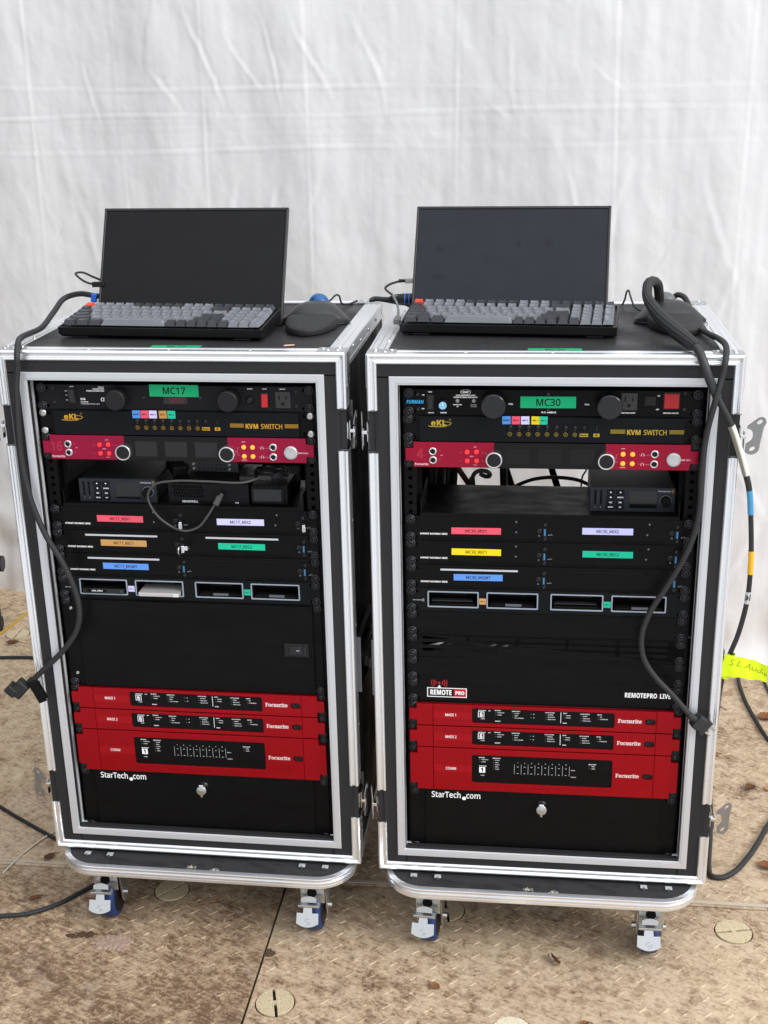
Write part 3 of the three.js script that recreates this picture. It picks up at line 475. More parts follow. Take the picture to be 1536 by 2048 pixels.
function outlet(t, x, y) {
  const o = put('power_outlet', planarUV(box(0.0265, 0.029, 0.003, 0, 0, 0, 0.0008), 0.0265, 0.029), paint('#232323', 0.45), t, x, y, 0.0012);
  obj('outlet_slot', [box(0.0022, 0.0085, 0.0006, -0.006, 0.004, 0.0015), box(0.0022, 0.0072, 0.0006, 0.006, 0.004, 0.0015), cyl(0.0028, 0.0006, 'z', 0, -0.007, 0.0015, 14), box(0.0056, 0.0028, 0.0006, 0, -0.0056, 0.0015)], paint('#020202', 0.9), o);
}
function rocker(t, x, y, w, h, color, tilt, rough = 0.3) {
  const g = put('rocker_switch', [box(w, h, 0.003, 0, 0, 0, 0.0006)], M.blackPlastic, t, x, y, 0.0012);
  const k = obj('rocker', box(w - 0.0036, h - 0.0045, 0.004, 0, 0, 0, 0.0012), paint(color, rough), g); k.position.z = 0.0022; k.rotation.x = tilt; return g;
}
const lampTube = (r, d) => latheZ([[r * 0.9, -0.001], [r, 0.001], [r, d - 0.003], [r - 0.0008, d - 0.001], [r - 0.003, d], [r - 0.004, d - 0.0006], [0, d - 0.0008]], 0, 0, 0, 40);
// -- power conditioners
{
  const t = unit(FA, 0, 1, 'power_conditioner', 'grey-black power conditioner with two round pull-out lights and green MC17 tape over a red display', 'power conditioner');
  facePlate(t, 1, ps(1, (p) => {
    p.t('LIGHTS', -180, 18.4, 2.2, W1, { bold: true }); p.t('HIGH', -191, 10.5, 1.9, W1); p.t('OFF', -190.5, 3, 1.9, W1); p.t('LOW', -190.5, -5.5, 1.9, W1);
    p.t('PD11LV', -122, 17.8, 3.0, W1, { bold: true, align: 'right' }); p.t('CONDITIONED', -122, 14.4, 3.0, W1, { bold: true, align: 'right' }); p.t('POWER DISTRIBUTION', -122, 11.0, 3.0, W1, { bold: true, align: 'right' });
    p.t('ETA', -166, -3.5, 5, W1, { bold: true, align: 'left' }); p.t('ETA SYSTEMS', -166, -8.6, 2.2, W1, { bold: true, align: 'left' }); p.t('A Creative Logic and Sound Company', -166, -11.8, 2.0, W1, { align: 'left' });
    p.arc(-126, -4, 3, 1.5, 4.7, W1, 1.4); p.r(-125, -7.5, -122, -0.5, W1);
    p.t('BREAKER', 134, 17.4, 2.1, W1, { bold: true }); p.t('ON/OFF', 159.5, 17.4, 2.1, W1, { bold: true }); p.t('SWITCHED', 190, 17.6, 2.1, W1, { bold: true });
  }, '#17171a'), { holes: [rr(-0.0193, -0.0115, 0.0235, 0.0026, 0.0006, THREE.Path)] });
  chassis(t, 1); screws(t, U);
  obj('display_window', box(0.045, 0.017, 0.001, 0.002, -0.0045, -0.0022), paint('#0c0304', 0.15), t);
  obj('display_filter', box(0.026, 0.0112, 0.0006, 0.004, -0.0047, -0.0015), paint('#3a060b', 0.15), t);
  rocker(t, -0.180, 0.0028, 0.0145, 0.0290, '#131314', 0.12);
  for (const x of [-0.098, 0.0985]) put('pull_out_light', lampTube(0.0185, 0.022), M.blackPlastic, t, x, -0.0005, 0);
  tape(t, 0.0016, 0.0130, 0.0865, 0.0208, '#1fa26c', 'MC17', 16, 0.0009, -0.004, { cname: 'green', words: true });
  put('breaker_button', [latheZ([[0.0075, 0], [0.0075, 0.002], [0.0055, 0.0025], [0.0052, 0.0075], [0.004, 0.009], [0, 0.009]], 0, 0, 0, 20)], M.blackPlastic, t, 0.134, -0.001);
  rocker(t, 0.1592, -0.0018, 0.0142, 0.0275, '#b5121b', -0.14);
  outlet(t, 0.1905, -0.0008);
  for (const [x, y] of [[-0.2142, 0.0155], [-0.2140, -0.0098], [0.2135, 0.0138], [0.2132, -0.012], [-0.0525, 0.0002], [0.047, 0.0005]]) put('panel_screw', tinyGeo, M.screw, t, x, y, 0.0001);
}
{
  const t = unit(FB, 0, 1, 'power_conditioner', 'glossy black power conditioner with a square red switch and green MC30 tape in its middle', 'power conditioner');
  facePlate(t, 1, ps(1, (p) => {
    p.t('FURMAN', -225, 0.4, 8.2, '#39a9dc', { bold: true, italic: true, sx: 0.83 });
    p.t('REAR', -199, 17.6, 2.8, '#f0f0ee', { bold: true }); p.t('LIGHTS', -198, -18, 2.8, '#f0f0ee', { bold: true }); p.t('ON', -210.5, 12.5, 2.6, '#f0f0ee', { bold: true }); p.t('OFF', -211, -11, 2.6, '#f0f0ee', { bold: true });
    p.t('DIMMER', -177, -17.6, 2.6, '#f0f0ee', { bold: true });
    p.x.save(); p.x.translate((482.4 / 2 - 140.5) * 4, (22.2 - 17.8) * 4); p.x.scale(1, 0.52); p.x.beginPath(); p.x.arc(0, 0, 32, 0, 7); p.x.strokeStyle = '#f0f0ee'; p.x.lineWidth = 4; p.x.stroke(); p.x.restore(); p.t('SMP', -140.5, 17.8, 5, '#f0f0ee', { bold: true });
    p.t('SERIES MODE PROTECTION', -140.5, 12, 2.5, '#f0f0ee', { bold: true }); p.t('LINEAR FILTERING TECHNOLOGY', -140.5, 8.7, 2.5, '#f0f0ee', { bold: true });
    p.t('PROTECTION', -154, -3.6, 2.3, '#f0f0ee', { bold: true }); p.t('OK', -154, -6.6, 2.3, '#f0f0ee', { bold: true }); p.t('EXTREME', -127, -3.6, 2.3, '#b5b5b5', { bold: true }); p.t('VOLTAGE', -127, -6.6, 2.3, '#b5b5b5', { bold: true });
    p.t('PULL', -66, -1.8, 3.2, '#e6e8ff', { bold: true }); p.t('PULL', 58, -1.6, 3.2, '#e6e8ff', { bold: true });
    p.t('PL-8  SERIES II', -4, -15.6, 3.6, '#f0f0ee', { bold: true });
    p.t('SWITCHED OUTLET', 125, -15.4, 2.5, '#f0f0ee', { bold: true }); p.t('ON', 172.5, 13.5, 2.8, '#f0f0ee', { bold: true }); p.t('OFF', 171.5, -9.2, 2.8, '#f0f0ee', { bold: true }); p.t('SWITCHED OUTLETS', 193, -15, 2.6, '#f0f0ee', { bold: true });
    p.t('USB', 166.5, 4, 2, '#f0f0ee', { rot: Math.PI / 2 });
  }, '#050506', { roughness: 0.42 })); chassis(t, 1); screws(t, U);
  rocker(t, -0.1988, 0.0008, 0.0130, 0.0270, '#0d0d0e', -0.15);
  const d = put('dimmer_knob', latheZ([[0.0085, 0], [0.0085, 0.002], [0.0075, 0.0035], [0.0068, 0.013], [0.006, 0.014]], 0, 0, 0, 24), M.blackPlastic, t, -0.1775, -0.002);
  const cap = obj('knob_cap', [cyl(0.0064, 0.0012, 'z', 0, 0, 0.0138, 24)], paint('#7fb9dc', 0.5), d); obj('pointer', box(0.0012, 0.006, 0.0004, 0, 0.0028, 0.0147), M.white, cap);
  for (const x of [-0.154, -0.127]) put('indicator_lamp', latheZ([[0.0032, 0], [0.0032, 0.001], [0.0022, 0.0016], [0, 0.002]], 0, 0, 0, 14), M.grey, t, x, 0.003);
  for (const x of [-0.0945, 0.0932]) put('pull_out_light', lampTube(0.0208, 0.026), M.blackGloss, t, x, -0.0005);
  tape(t, -0.0052, 0.0017, 0.0905, 0.0195, '#17a06a', 'MC30', 16, 0.0009, 0.004, { cname: 'green', words: true });
  outlet(t, 0.1253, 0.0042);
  put('usb_charge_port', [box(0.0175, 0.0155, 0.002, 0, 0, 0, 0.0008), box(0.009, 0.011, 0.003, -0.001, 0, 0.0005, 0.001)], M.blackPlastic, t, 0.159, 0.0052, 0.001);
  rocker(t, 0.1928, 0.006, 0.0275, 0.0290, '#a40e18', -0.05, 0.25);
  for (const [x, y] of [[-0.2195, 0.0135], [-0.2190, -0.0115], [-0.0052, 0.0155], [-0.0050, -0.0115], [0.2145, 0.0180], [0.2140, -0.0085]]) put('panel_screw', tinyGeo, M.screw, t, x, y, 0.0001);
}
// -- kvm switches
function kvm(f, label, gold, tags, silver) {
  const t = unit(f, 1, 1, 'kvm_switch', label, 'kvm switch', 'matching KVM switches, second from the top');
  facePlate(t, 1, M.blackMetal);
  const w = 434, g = obj('front_panel', planarUV(box(w / 1000, 0.0425, 0.004, 0, 0, 0, 0.0006), w / 1000, 0.0425), printed(w, 42.5, '#0f1114', (p) => {
    p.t('eKL', -185, 10.5, 13, gold, { bold: true, sx: 1.15 }); p.c(-166, 16, 1.5, gold, 0.4); p.t('R', -166, 16, 2, gold);
    p.l([[-202, 5], [-190, 4.2], [-176, 4.8], [-166, 7.4], [-164, 10], [-168, 12], [-175, 12.6]], gold, 1.0); p.l([[-200, 4], [-186, 3], [-172, 3.8]], gold, 0.5);
    for (let i = 0; i < 8; i++) { const x = -66.8 + i * 15.2; p.c(x, -7.5, 3.1, gold, 0.55); p.t(String(i + 1), x, -7.5, 4.2, gold); p.c(x, -0.3, 0.5, gold); }
    p.r(47.3, -11, 61.2, -5.2, gold); p.t('Reset', 54.2, -8.1, 4.6, '#17181a', { bold: true }); p.r(69.8, -11, 79.6, -5.2, gold); p.t('IR', 74.7, -8.1, 4.6, '#17181a', { bold: true });
    p.t('KVM', 135, -2.4, 11.5, gold, { bold: true, sx: 0.95 }); p.t('SWITCH', 169.5, -2.4, 11.5, gold, { sx: 0.93 });
    for (const y of [1.3, -0.5, -2.3, -4.1]) { p.r(97, y - 0.45, 121, y + 0.45, gold); p.r(192, y - 0.45, 215.5, y + 0.45, gold); }
  }, { roughness: 0.5 }), t); g.position.z = 0.0022;
  chassis(t, 1); screws(t, U, silver ? M.screwSteel : M.screw, silver ? panGeo : screwGeo, 0.2362, 0.0002);
  for (let i = 0; i < 9; i++) put('push_button', latheZ([[0.0042, 0], [0.0042, 0.0008], [0.0034, 0.0011], [0.0032, 0.0032], [0, 0.0036]], 0, 0, 0, 16), M.blackPlastic, t, -0.0668 + i * 0.01515, 0.0046, 0.0042);
  for (const y of [0.006, 0.0015]) put('indicator_lamp', latheZ([[0.0016, 0], [0.0014, 0.0006], [0, 0.001]], 0, 0, 0, 10), M.screw, t, 0.0745, y, 0.0042);
  for (const [x, c, s, cn] of tags) tape(t, x, 0.0163, 0.0138, 0.0137, c, s, 3.6, 0.0046, (rnd() - 0.5) * 0.06, { bold: true, cname: cn });
}
kvm(FA, 'black KVM switch with a tan fourth tag, under the unit taped MC17', '#c9942f', [[-0.0672, '#4f8fd6', 'MGMT', 'blue'], [-0.0523, '#e2526a', 'MIX 1', 'red'], [-0.0375, '#cbc6ee', 'MIX 2', 'lavender'], [-0.0200, '#b98a4d', 'REC 1', 'tan'], [-0.0048, '#27b892', 'REC 2', 'green']], true);
kvm(FB, 'black KVM switch with a yellow fourth tag, under the unit taped MC30', '#b39a32', [[-0.0728, '#4f8fd6', 'MGMT', 'blue'], [-0.0573, '#e2526a', 'MIX 1', 'red'], [-0.0420, '#cbc6ee', 'MIX 2', 'lavender'], [-0.0250, '#d8c420', 'REC 1', 'yellow'], [-0.0124, '#27b892', 'REC 2', 'green']], false);
// -- red audio interfaces
function notched(w, h, nx, ny, x = 0) { const a = w / 2, b = h / 2, r = 0.0012; return poly([[-a + x, -b + ny], [-a + nx - r + x, -b + ny], [-a + nx + x, -b + ny - r], [-a + nx + x, -b], [a - nx + x, -b], [a - nx + x, -b + ny - r], [a - nx + r + x, -b + ny], [a + x, -b + ny], [a + x, b - ny], [a - nx + r + x, b - ny], [a - nx + x, b - ny + r], [a - nx + x, b], [-a + nx + x, b], [-a + nx + x, b - ny + r], [-a + nx - r + x, b - ny], [-a + x, b - ny]]); }
const jack = () => [latheZ([[0.0068, 0], [0.0068, 0.001], [0.0056, 0.0018], [0.0042, 0.0016], [0.0040, -0.004]], 0, 0, 0, 22)];
function redInterface(f, label, num, model, pink) {
  const t = unit(f, 2, 1, 'audio_interface', label, 'audio interface');
  const base = pink ? '#941338' : '#96122f';
  const mat = ps(1, (p) => {
    const w = '#e9c9cd';
    p.t(num, -216.5, 1.5, 22, '#d65a62', { outline: 0.45, sx: 0.9 }); p.t('Focusrite', -214, -16.4, 5, w, { font: 'serif', bold: true });
    p.t('INST', -180, -0.5, 1.8, w); p.t('1', -183, 7, 1.8, w); p.t('2', -183, -8, 1.8, w); p.t('INPUT', -124, 14.5, 1.8, w); p.t('SELECT', -130, -1.8, 1.9, w, { bold: true }); p.t('OUTPUT', -124, -17, 1.8, w);
    for (const [x, y] of [[-148, 4.5], [-148, -10], [-112, 4.5], [-112, -10]]) p.t('I', x, y, 1.8, w);
    p.l([[-108, 4.5], [-106, 4.5], [-106, -10.5], [-108, -10.5]], w, 0.3);
    p.t('METER', 119, 14.6, 1.9, w, { bold: true }); p.t('GLOBAL', 103, -2.5, 1.9, w, { bold: true }); p.t('MONITOR', 119, -18, 1.9, w, { bold: true }); p.l([[111, 4], [108, 4], [108, -9], [111, -9]], w, 0.3);
    for (const y of [4.6, -11.6]) { p.arc(151, y - 0.4, 2.3, Math.PI, 0, w, 0.7); p.r(148.2, y - 2.6, 149.6, y - 0.4, w); p.r(152.4, y - 2.6, 153.8, y - 0.4, w); p.l([[155.5, y - 0.6], [163, y - 0.6]], w, 0.35); p.t(y > 0 ? '1' : '2', 145.6, y, 2, w); }
    p.t(model[0], 220, -4, 3.6, w, { bold: true, align: 'right' }); p.t(model[1], 220.5, -4, 3.6, w, { align: 'left' });
  }, base, { metalness: 0.4, roughness: 0.38, specularIntensity: 0.5 });
  const h = U - 0.0008, s = notched(PW, h, 0.0135, 0.0108);
  obj('faceplate', planarUV(sheet(s, 0.006, 0.006, 0.0008), PW, U), mat, t);
  obj('ear', box(PW - 0.001, h - 0.001, 0.0025, 0, 0, -0.0013), M.blackMetal, t);
  obj('display_glass', box(0.1835, h + 0.0002, 0.0066, -0.001, 0, 0.0033, 0.0005), phys({ color: lin(0.004, 0.0035, 0.0035), roughness: 0.3, specularIntensity: 0.45 }), t);
  for (let i = 0; i < 3; i++) put('screen', box(0.039, 0.027, 0.0002), phys({ color: pink ? lin(0.018, 0.018, 0.018) : lin(0.005, 0.005, 0.005), roughness: 0.2, specularIntensity: 0.5 }), t, -0.0540 + i * 0.0534, -0.0005, 0.0068);
  for (const x of [-0.0925, 0.0915]) {
    const k = put('encoder', latheZ([[0.0145, 0], [0.0145, 0.010], [0.0140, 0.0135], [0.0128, 0.0142], [0.0116, 0.0136]], 0, 0, 0, 36), M.steelBright, t, x, -0.0045, 0.0062);
    obj('encoder_cap', latheZ([[0.0118, 0.0132], [0.0110, 0.0138], [0, 0.0142]], 0, 0, 0, 28), M.blackPlastic, k);
  }
  for (const [x, y] of [[-0.1378, 0.0055], [-0.1222, 0.0060], [-0.1376, -0.0100], [-0.1218, -0.0098]]) put('select_button', latheZ([[0.0040, 0], [0.0040, 0.0012], [0.0032, 0.0022], [0, 0.0026]], 0, 0, 0, 18), std({ color: lin(0.75, 0.03, 0.03), roughness: 0.4, emissive: lin(0.9, 0.02, 0.02), emissiveIntensity: 0.28 }), t, x, y, 0.006);
  for (const [x, y] of [[0.1190, 0.0052], [0.1345, 0.0052], [0.1192, -0.0110], [0.1345, -0.0110]]) put('mode_button', latheZ([[0.0040, 0], [0.0040, 0.0012], [0.0032, 0.0022], [0, 0.0026]], 0, 0, 0, 18), std({ color: lin(0.8, 0.33, 0.03), roughness: 0.4, emissive: lin(1, 0.42, 0.03), emissiveIntensity: 0.3 }), t, x, y, 0.006);
  for (const [x, y] of [[-0.1952, 0.0062], [-0.1948, -0.0092], [0.1703, 0.0058], [0.1700, -0.0114]]) { const j = put('jack_socket', jack(), M.steelBright, t, x, y, 0.006); obj('socket_bore', cyl(0.0041, 0.001, 'z', 0, 0, 0.0005, 16), paint('#020202', 0.9), j); }
  const pw = put('power_button', latheZ([[0.0118, 0], [0.0118, 0.0030], [0.0105, 0.0042], [0.0098, 0.0040]], 0, 0, 0, 36), M.aluFlat, t, 0.2012, -0.0030, 0.006); obj('button_face', latheZ([[0.0098, 0.0036], [0.0090, 0.0044], [0, 0.0046]], 0, 0, 0, 36), std({ color: lin(0.62, 0.61, 0.6), metalness: 1, roughness: 0.3 }), pw);
  chassis(t, 1, 0.2); screws(t, U, M.screw, screwGeo, 0.2355, 0.0002);
}
redInterface(FA, 'red rack audio interface marked 16, with three small dark screens and two silver-ringed knobs', '16', ['Red', '16Line'], true);
redInterface(FB, 'red rack audio interface marked 4, with dark centre glass and two silver-ringed knobs', '4', ['RED', ' 4Pro'], false);
// -- open shelf bays
function shelf(f, label) {
  const t = unit(f, 3, 2, 'rack_shelf', label, 'rack shelf', 'open rack shelves below the red interfaces');
  obj('tray', [box(0.436, 0.0025, 0.166, 0, -0.0432, -0.084), box(0.436, 0.006, 0.0022, 0, -0.0414, -0.0012), box(0.002, 0.03, 0.12, -0.2165, -0.028, -0.062), box(0.002, 0.03, 0.12, 0.2165, -0.028, -0.062)], M.blackMetal, t);
}
shelf(FA, 'black rack shelf under the red 16 interface, crowded with recorder boxes');
shelf(FB, 'black rack shelf under the red 4 interface, bare except for one recorder');
const SH = 0.6692; // shelf surface
function recorder(f, x, z, label) {
  const t = thing('video_recorder', label, 'video recorder', f, [x, SH + 0.022, z], 0, 'small rack video recorders on the shelves');
  const w = 142, h = 43;
  obj('body', box(0.138, 0.0415, 0.13, 0, 0, -0.071, 0.001), std({ color: lin(0.011, 0.012, 0.013), roughness: 0.55 }), t);
  obj('front_panel', planarUV(sheet((() => { const s = rr(-0.071, -0.0215, 0.071, 0.0215, 0.0012); s.holes.push(rr(-0.0045, -0.0155, 0.041, 0.0155, 0.001, THREE.Path)); for (const a of [-0.0625, -0.0530]) s.holes.push(rr(a - 0.0018, -0.0100, a + 0.0018, 0.0160, 0.0008, THREE.Path)); return s; })(), 0.003, 0, 0.0006), 0.142, 0.043), once('recorder', () => printed(w, h, '#2b2f34', (p) => { p.t('1', -62.5, -14, 2.6, '#cfd2d4'); p.t('2', -53, -14, 2.6, '#cfd2d4'); p.t('Blackmagicdesign', 63, 16, 2.6, '#d4d8da', { align: 'right' }); for (const y of [17.6, 14.6]) { p.box(65.2, y - 1.2, 67.6, y + 1.2, '#b98b40', 0.6); } }, { roughness: 0.5 })), t);
  obj('card_slot', box(0.015, 0.029, 0.001, -0.0578, 0.003, -0.0035), paint('#030303', 0.9), t);
  obj('screen', box(0.046, 0.032, 0.0008, 0.0182, 0, -0.0018), M.blackGloss, t);
  const glyph = ['play', 'stop', 'rec', 'SEARCH', 'back', 'fwd', 'MENU', 'SET'];
  let k = 0;
  for (const y of [0.0135, 0.0045, -0.0045, -0.0130]) for (const bx of [-0.0365, -0.0205]) { const g = glyph[k++]; put('push_button', planarUV(box(0.0132, 0.0070, 0.0024, 0, 0, 0, 0.0008), 0.0132, 0.007), once('key' + g, () => printed(13.2, 7, '#16181b', (p) => { if (g === 'play') { for (let q = 0; q < 8; q++) p.l([[-1.2 + q * 0.35, -1.4 + q * 0.17], [-1.2 + q * 0.35, 1.4 - q * 0.17]], '#f0f2f4', 0.4); } else if (g === 'stop') p.r(-1.2, -1.2, 1.2, 1.2, '#f0f2f4'); else if (g === 'rec') p.c(0, 0, 1.4, '#f0f2f4'); else if (g === 'back' || g === 'fwd') { const d = g === 'back' ? -1 : 1; for (const o of [-1.4, 1.2]) p.l([[o - d, 1.2], [o + d, 0], [o - d, -1.2]], '#f0f2f4', 0.8); } else p.t(g, 0, 0, 2.8, '#f0f2f4', { bold: true }); }, {}, 8)), t, bx, y, 0.0008); }
  const kn = put('jog_knob', latheZ([[0.0088, 0], [0.0088, 0.006], [0.0080, 0.0075], [0, 0.0075]], 0, 0, 0, 32), M.blackMatte, t, 0.0555, -0.0015); obj('knob_ring', new THREE.TorusGeometry(0.0098, 0.0005, 6, 32), M.grey, kn);
}
recorder(FA, -0.1222, -0.019, 'small black video recorder on the left shelf, its knob behind the looped USB cable');
recorder(FB, 0.1412, -0.032, 'small black video recorder at the right of the MC30 shelf, standing alone on it');
{
  const t = thing('video_encoder', 'black box with a honeycomb grille and white brand lettering on the crowded left shelf', 'video encoder', FA, [0.0455, SH + 0.0205, -0.013]);
  const s = rr(-0.0725, -0.0195, 0.0725, 0.0195, 0.0015); for (let i = 0; i < 11; i++) for (let j = 0; j < 4; j++) { const x = -0.0630 + i * 0.0050 + (j % 2) * 0.0025, y = 0.0135 - j * 0.0058; s.holes.push(rr(x - 0.0013, y - 0.0022, x + 0.0013, y + 0.0022, 0.0012, THREE.Path)); }
  obj('body', box(0.143, 0.0375, 0.12, 0, 0, -0.064, 0.0012), M.blackMetal, t);
  obj('front_panel', planarUV(sheet(s, 0.0028, 0, 0.0003), 0.145, 0.039), printed(145, 39, '#121213', (p) => { p.t('MAGEWELL', -34, -13.5, 5.4, '#d5d7d8', { bold: true }); p.t('\u2190USB', 50, -14.5, 3.4, '#d5d7d8', { bold: true }); }, { roughness: 0.5 }), t);
  obj('usb_port', box(0.0125, 0.0055, 0.0006, 0.019, -0.005, 0.0002), M.blackGloss, t);
  const t2 = thing('converter_box', 'small black box with a dark glossy window at the right end of the left shelf', 'converter box', FA, [0.154, SH + 0.019, -0.016]);
  obj('body', [box(0.066, 0.036, 0.12, 0, 0, -0.061, 0.002)], M.blackMetal, t2); obj('dark_window', box(0.050, 0.023, 0.001, -0.0035, 0, 0.0000, 0.0004), M.blackGloss, t2); obj('window_frame', [box(0.054, 0.0014, 0.002, -0.0035, 0.0125, 0), box(0.054, 0.0014, 0.002, -0.0035, -0.0125, 0), box(0.0014, 0.026, 0.002, -0.0305, 0, 0), box(0.0014, 0.026, 0.002, 0.0235, 0, 0)], M.blackPlastic, t2);
  const t3 = thing('adapter_box', 'grey metal adapter box with two rows of punched holes on the black encoder', 'adapter box', FA, [0.0365, SH + 0.0525, -0.075], -0.06);
  const s3 = rr(-0.0505, -0.009, 0.0505, 0.009, 0.0008); for (let i = 0; i < 7; i++) for (const y of [0.0042, -0.0042]) s3.holes.push(circle(-0.022 + i * 0.0078, y, 0.0014));
  obj('body', box(0.1, 0.0172, 0.06, 0, 0, -0.032, 0.001), M.blackMetal, t3); obj('front_panel', sheet(s3, 0.0025, 0, 0.0002), paint('#3c3d3f', 0.5), t3);
  for (const x of [-0.033, 0.034]) for (const y of [0.0042, -0.0042]) put('panel_screw', tinyGeo, M.screwSteel, t3, x, y, 0.0001);
  const t4 = thing('power_brick', 'ribbed black power adapter leaning beside the punched metal box on the left shelf', 'power adapter', FA, [-0.034, SH + 0.0475, -0.095], 0.5, null, 0.12);
  obj('body', box(0.028, 0.024, 0.07, 0, 0, 0, 0.004), M.blackPlastic, t4); for (let i = 0; i < 9; i++) obj('rib', box(0.029, 0.0012, 0.003, 0, 0.0122, 0.032 - i * 0.0075, 0.0004), M.blackPlastic, t4);
  const t5 = thing('cable_coil', 'coil of black cable with moulded plugs on top of the left shelf boxes', 'cable coil', FA, [0.150, SH + 0.045, -0.055]);
  obj('coil', [0, 1, 2].map((k) => tube(Array.from({ length: 14 }, (_, i) => { const a = (i / 14) * 6.283; return [Math.cos(a) * (0.030 - k * 0.003), 0.003 * Math.sin(a * 2 + k) + k * 0.005, Math.sin(a) * 0.022]; }), 0.0024, 8, 60, true)), M.rubber, t5);
  obj('plug', [box(0.030, 0.010, 0.016, -0.036, 0.002, 0.024, 0.003), box(0.026, 0.010, 0.015, -0.004, 0.006, 0.030, 0.003)], M.rubber, t5); for (let i = 0; i < 6; i++) obj('strain_relief_rib', box(0.002, 0.014, 0.012, 0.030 + i * 0.004, 0.012, 0.004, 0.0008), M.rubber, t5);
  const c = thing('usb_cable', 'thin black USB cable looping down in front of the left rack into the honeycomb box', 'cable', FW, [0, 0, 0]);
  const L = [[0.146, 0.722, -0.03], [0.116, 0.719, 0.004], [0.051, 0.723, 0.015], [-0.008, 0.723, 0.017], [-0.041, 0.716, 0.018], [-0.055, 0.694, 0.018], [-0.042, 0.66, 0.017], [-0.015, 0.637, 0.015], [0.007, 0.63, 0.014], [0.031, 0.638, 0.013], [0.046, 0.655, 0.012], [0.060, 0.676, 0.008]].map((q) => toWorld(FA, q));
  obj('cord', tube(L, 0.0021, 8, 90), M.rubberGrey, c);
  const pl = obj('plug', [box(0.0095, 0.018, 0.010, 0, 0, 0, 0.002), box(0.006, 0.008, 0.006, 0, 0.011, -0.003, 0.001)], M.rubberGrey, c); pl.position.copy(toWorld(FA, [0.066, 0.6835, 0.003])); pl.rotation.set(-0.5, FA.yaw, -0.5);
}
// -- rack computers
function computer(f, n, label, tapes, { bars = [[0, 0]], usb = true, leds = [] } = {}) {
  const t = unit(f, n, 1, 'rack_computer_mount', label, 'computer mount', null);
  const holes = [], bx = [[-0.184, -0.050], [0.038, 0.170]];
  bars.forEach((b, i) => { if (b) holes.push(rr(bx[i][0], 0.0109, bx[i][1], 0.0145, 0.0017, THREE.Path)); });
  facePlate(t, 1, ps(1, (p) => {
    p.t('SONNET RACKMAC MINI', -218.5, -10.2, 4.1, '#f0f0ee', { bold: true, align: 'left', sx: 0.98 });
    for (const x of [-7, 214.5]) { p.arc(x - 8, -10, 1.3, -1, 4.1, '#9a9c9b', 0.45); p.l([[x - 8, -10.2], [x - 8, -8.2]], '#9a9c9b', 0.45); p.l([[x + 8, -8.5], [x + 15, -8.5]], '#9a9c9b', 0.5); p.l([[x + 10, -8.5], [x + 12, -7], [x + 13.5, -7]], '#9a9c9b', 0.4); p.c(x + 8, -8.5, 0.8, '#9a9c9b'); }
    for (const [x, y] of leds) { p.c(x, y, 1.2, '#7f8487'); p.c(x, y, 1.9, '#4b4f52', 0.4); p.t('\u26A1', x + (y > 0 ? 5 : -5), y, 2.6, '#8f9392'); }
    p.r(-150, -19.6, -60, -18.7, '#050505'); p.r(60, -19.6, 150, -18.7, '#050505');
  }, '#09090a'), { holes, slots: true });
  chassis(t, 1, 0.12); screws(t, U, M.screw, screwGeo, 0.2343, 0.0002, -0.0006);
  bars.forEach((b, i) => { if (b) obj('slot_interior', box(bx[i][1] - bx[i][0], 0.0034, 0.001, (bx[i][0] + bx[i][1]) / 2, 0.0127, b === 2 ? -0.0008 : -0.0022), b === 2 ? M.aluFlat : paint('#040404', 0.9), t); });
  for (const [a, b] of [[-0.204, -0.125], [-0.108, -0.018], [0.012, 0.09], [0.108, 0.195]]) obj('bottom_lip', box(b - a, 0.0016, 0.0022, (a + b) / 2, -0.0190, 0.0006, 0.0005), M.blackMetal, t);
  for (const x of [-0.006, 0.2145]) {
    const u = put('usb_port', [box(0.0064, 0.0150, 0.0022, 0, 0, 0, 0.0005)], M.blackPlastic, t, x, -0.0035, 0.0006); obj('port_tongue', box(0.0024, 0.0118, 0.0012, 0.0006, 0, 0.0008), paint('#2f7fb0', 0.4), u);
    put('reset_button', latheZ([[0.0048, 0], [0.0046, 0.0012], [0.0030, 0.0018], [0, 0.0016]], 0, 0, 0, 18), M.blackPlastic, t, x - 0.0088, -0.0015, 0.0001);
    for (const y of [0.0095, -0.0155]) put('panel_screw', tinyGeo, M.screw, t, x + 0.0008, y, 0.0001);
  }
  for (const q of tapes) tape(t, q[0], q[1], 0.0848, 0.0118, q[2], q[3], 7.2, 0.0008, (rnd() - 0.5) * 0.012, { cname: q[4], words: true });
}
const LED = [[-54, 14], [-54, -4.5], [169, 14], [166, -5]];
computer(FA, 5, 'black computer mount with red MC17_MIX1 and lavender tapes, USB sticks in its ports', [[-0.1157, 0.0005, '#e8586c', 'MC17_MIX1', 'red'], [0.1035, -0.0005, '#cfcdf2', 'MC17_MIX2', 'lavender']], { leds: LED, bars: [] });
computer(FA, 6, 'black computer mount with tan MC17_REC1 and green tapes and two pale slots', [[-0.1132, -0.0012, '#c2955c', 'MC17_REC1', 'tan'], [0.1030, -0.0022, '#22bd93', 'MC17_REC2', 'green']], { bars: [2, 2] });
computer(FA, 7, 'black computer mount with a blue MC17_MGMT tape and one pale slot', [[-0.1134, -0.0016, '#5f93e0', 'MC17_MGMT', 'blue']], { bars: [2, 1] });
computer(FB, 5, 'black computer mount with a red MC30_MIX1 tape and a lavender tape', [[-0.1222, -0.0034, '#e8586c', 'MC30_MIX1', 'red'], [0.0997, 0.0003, '#bfc0ee', 'MC30_MIX2', 'lavender']], { leds: LED, bars: [] });
computer(FB, 6, 'black computer mount with a bright yellow MC30_REC1 tape and a green tape', [[-0.1218, 0.0024, '#eed51e', 'MC30_REC1', 'yellow'], [0.1013, 0.0030, '#1fb48e', 'MC30_REC2', 'green']], { leds: LED, bars: [] });
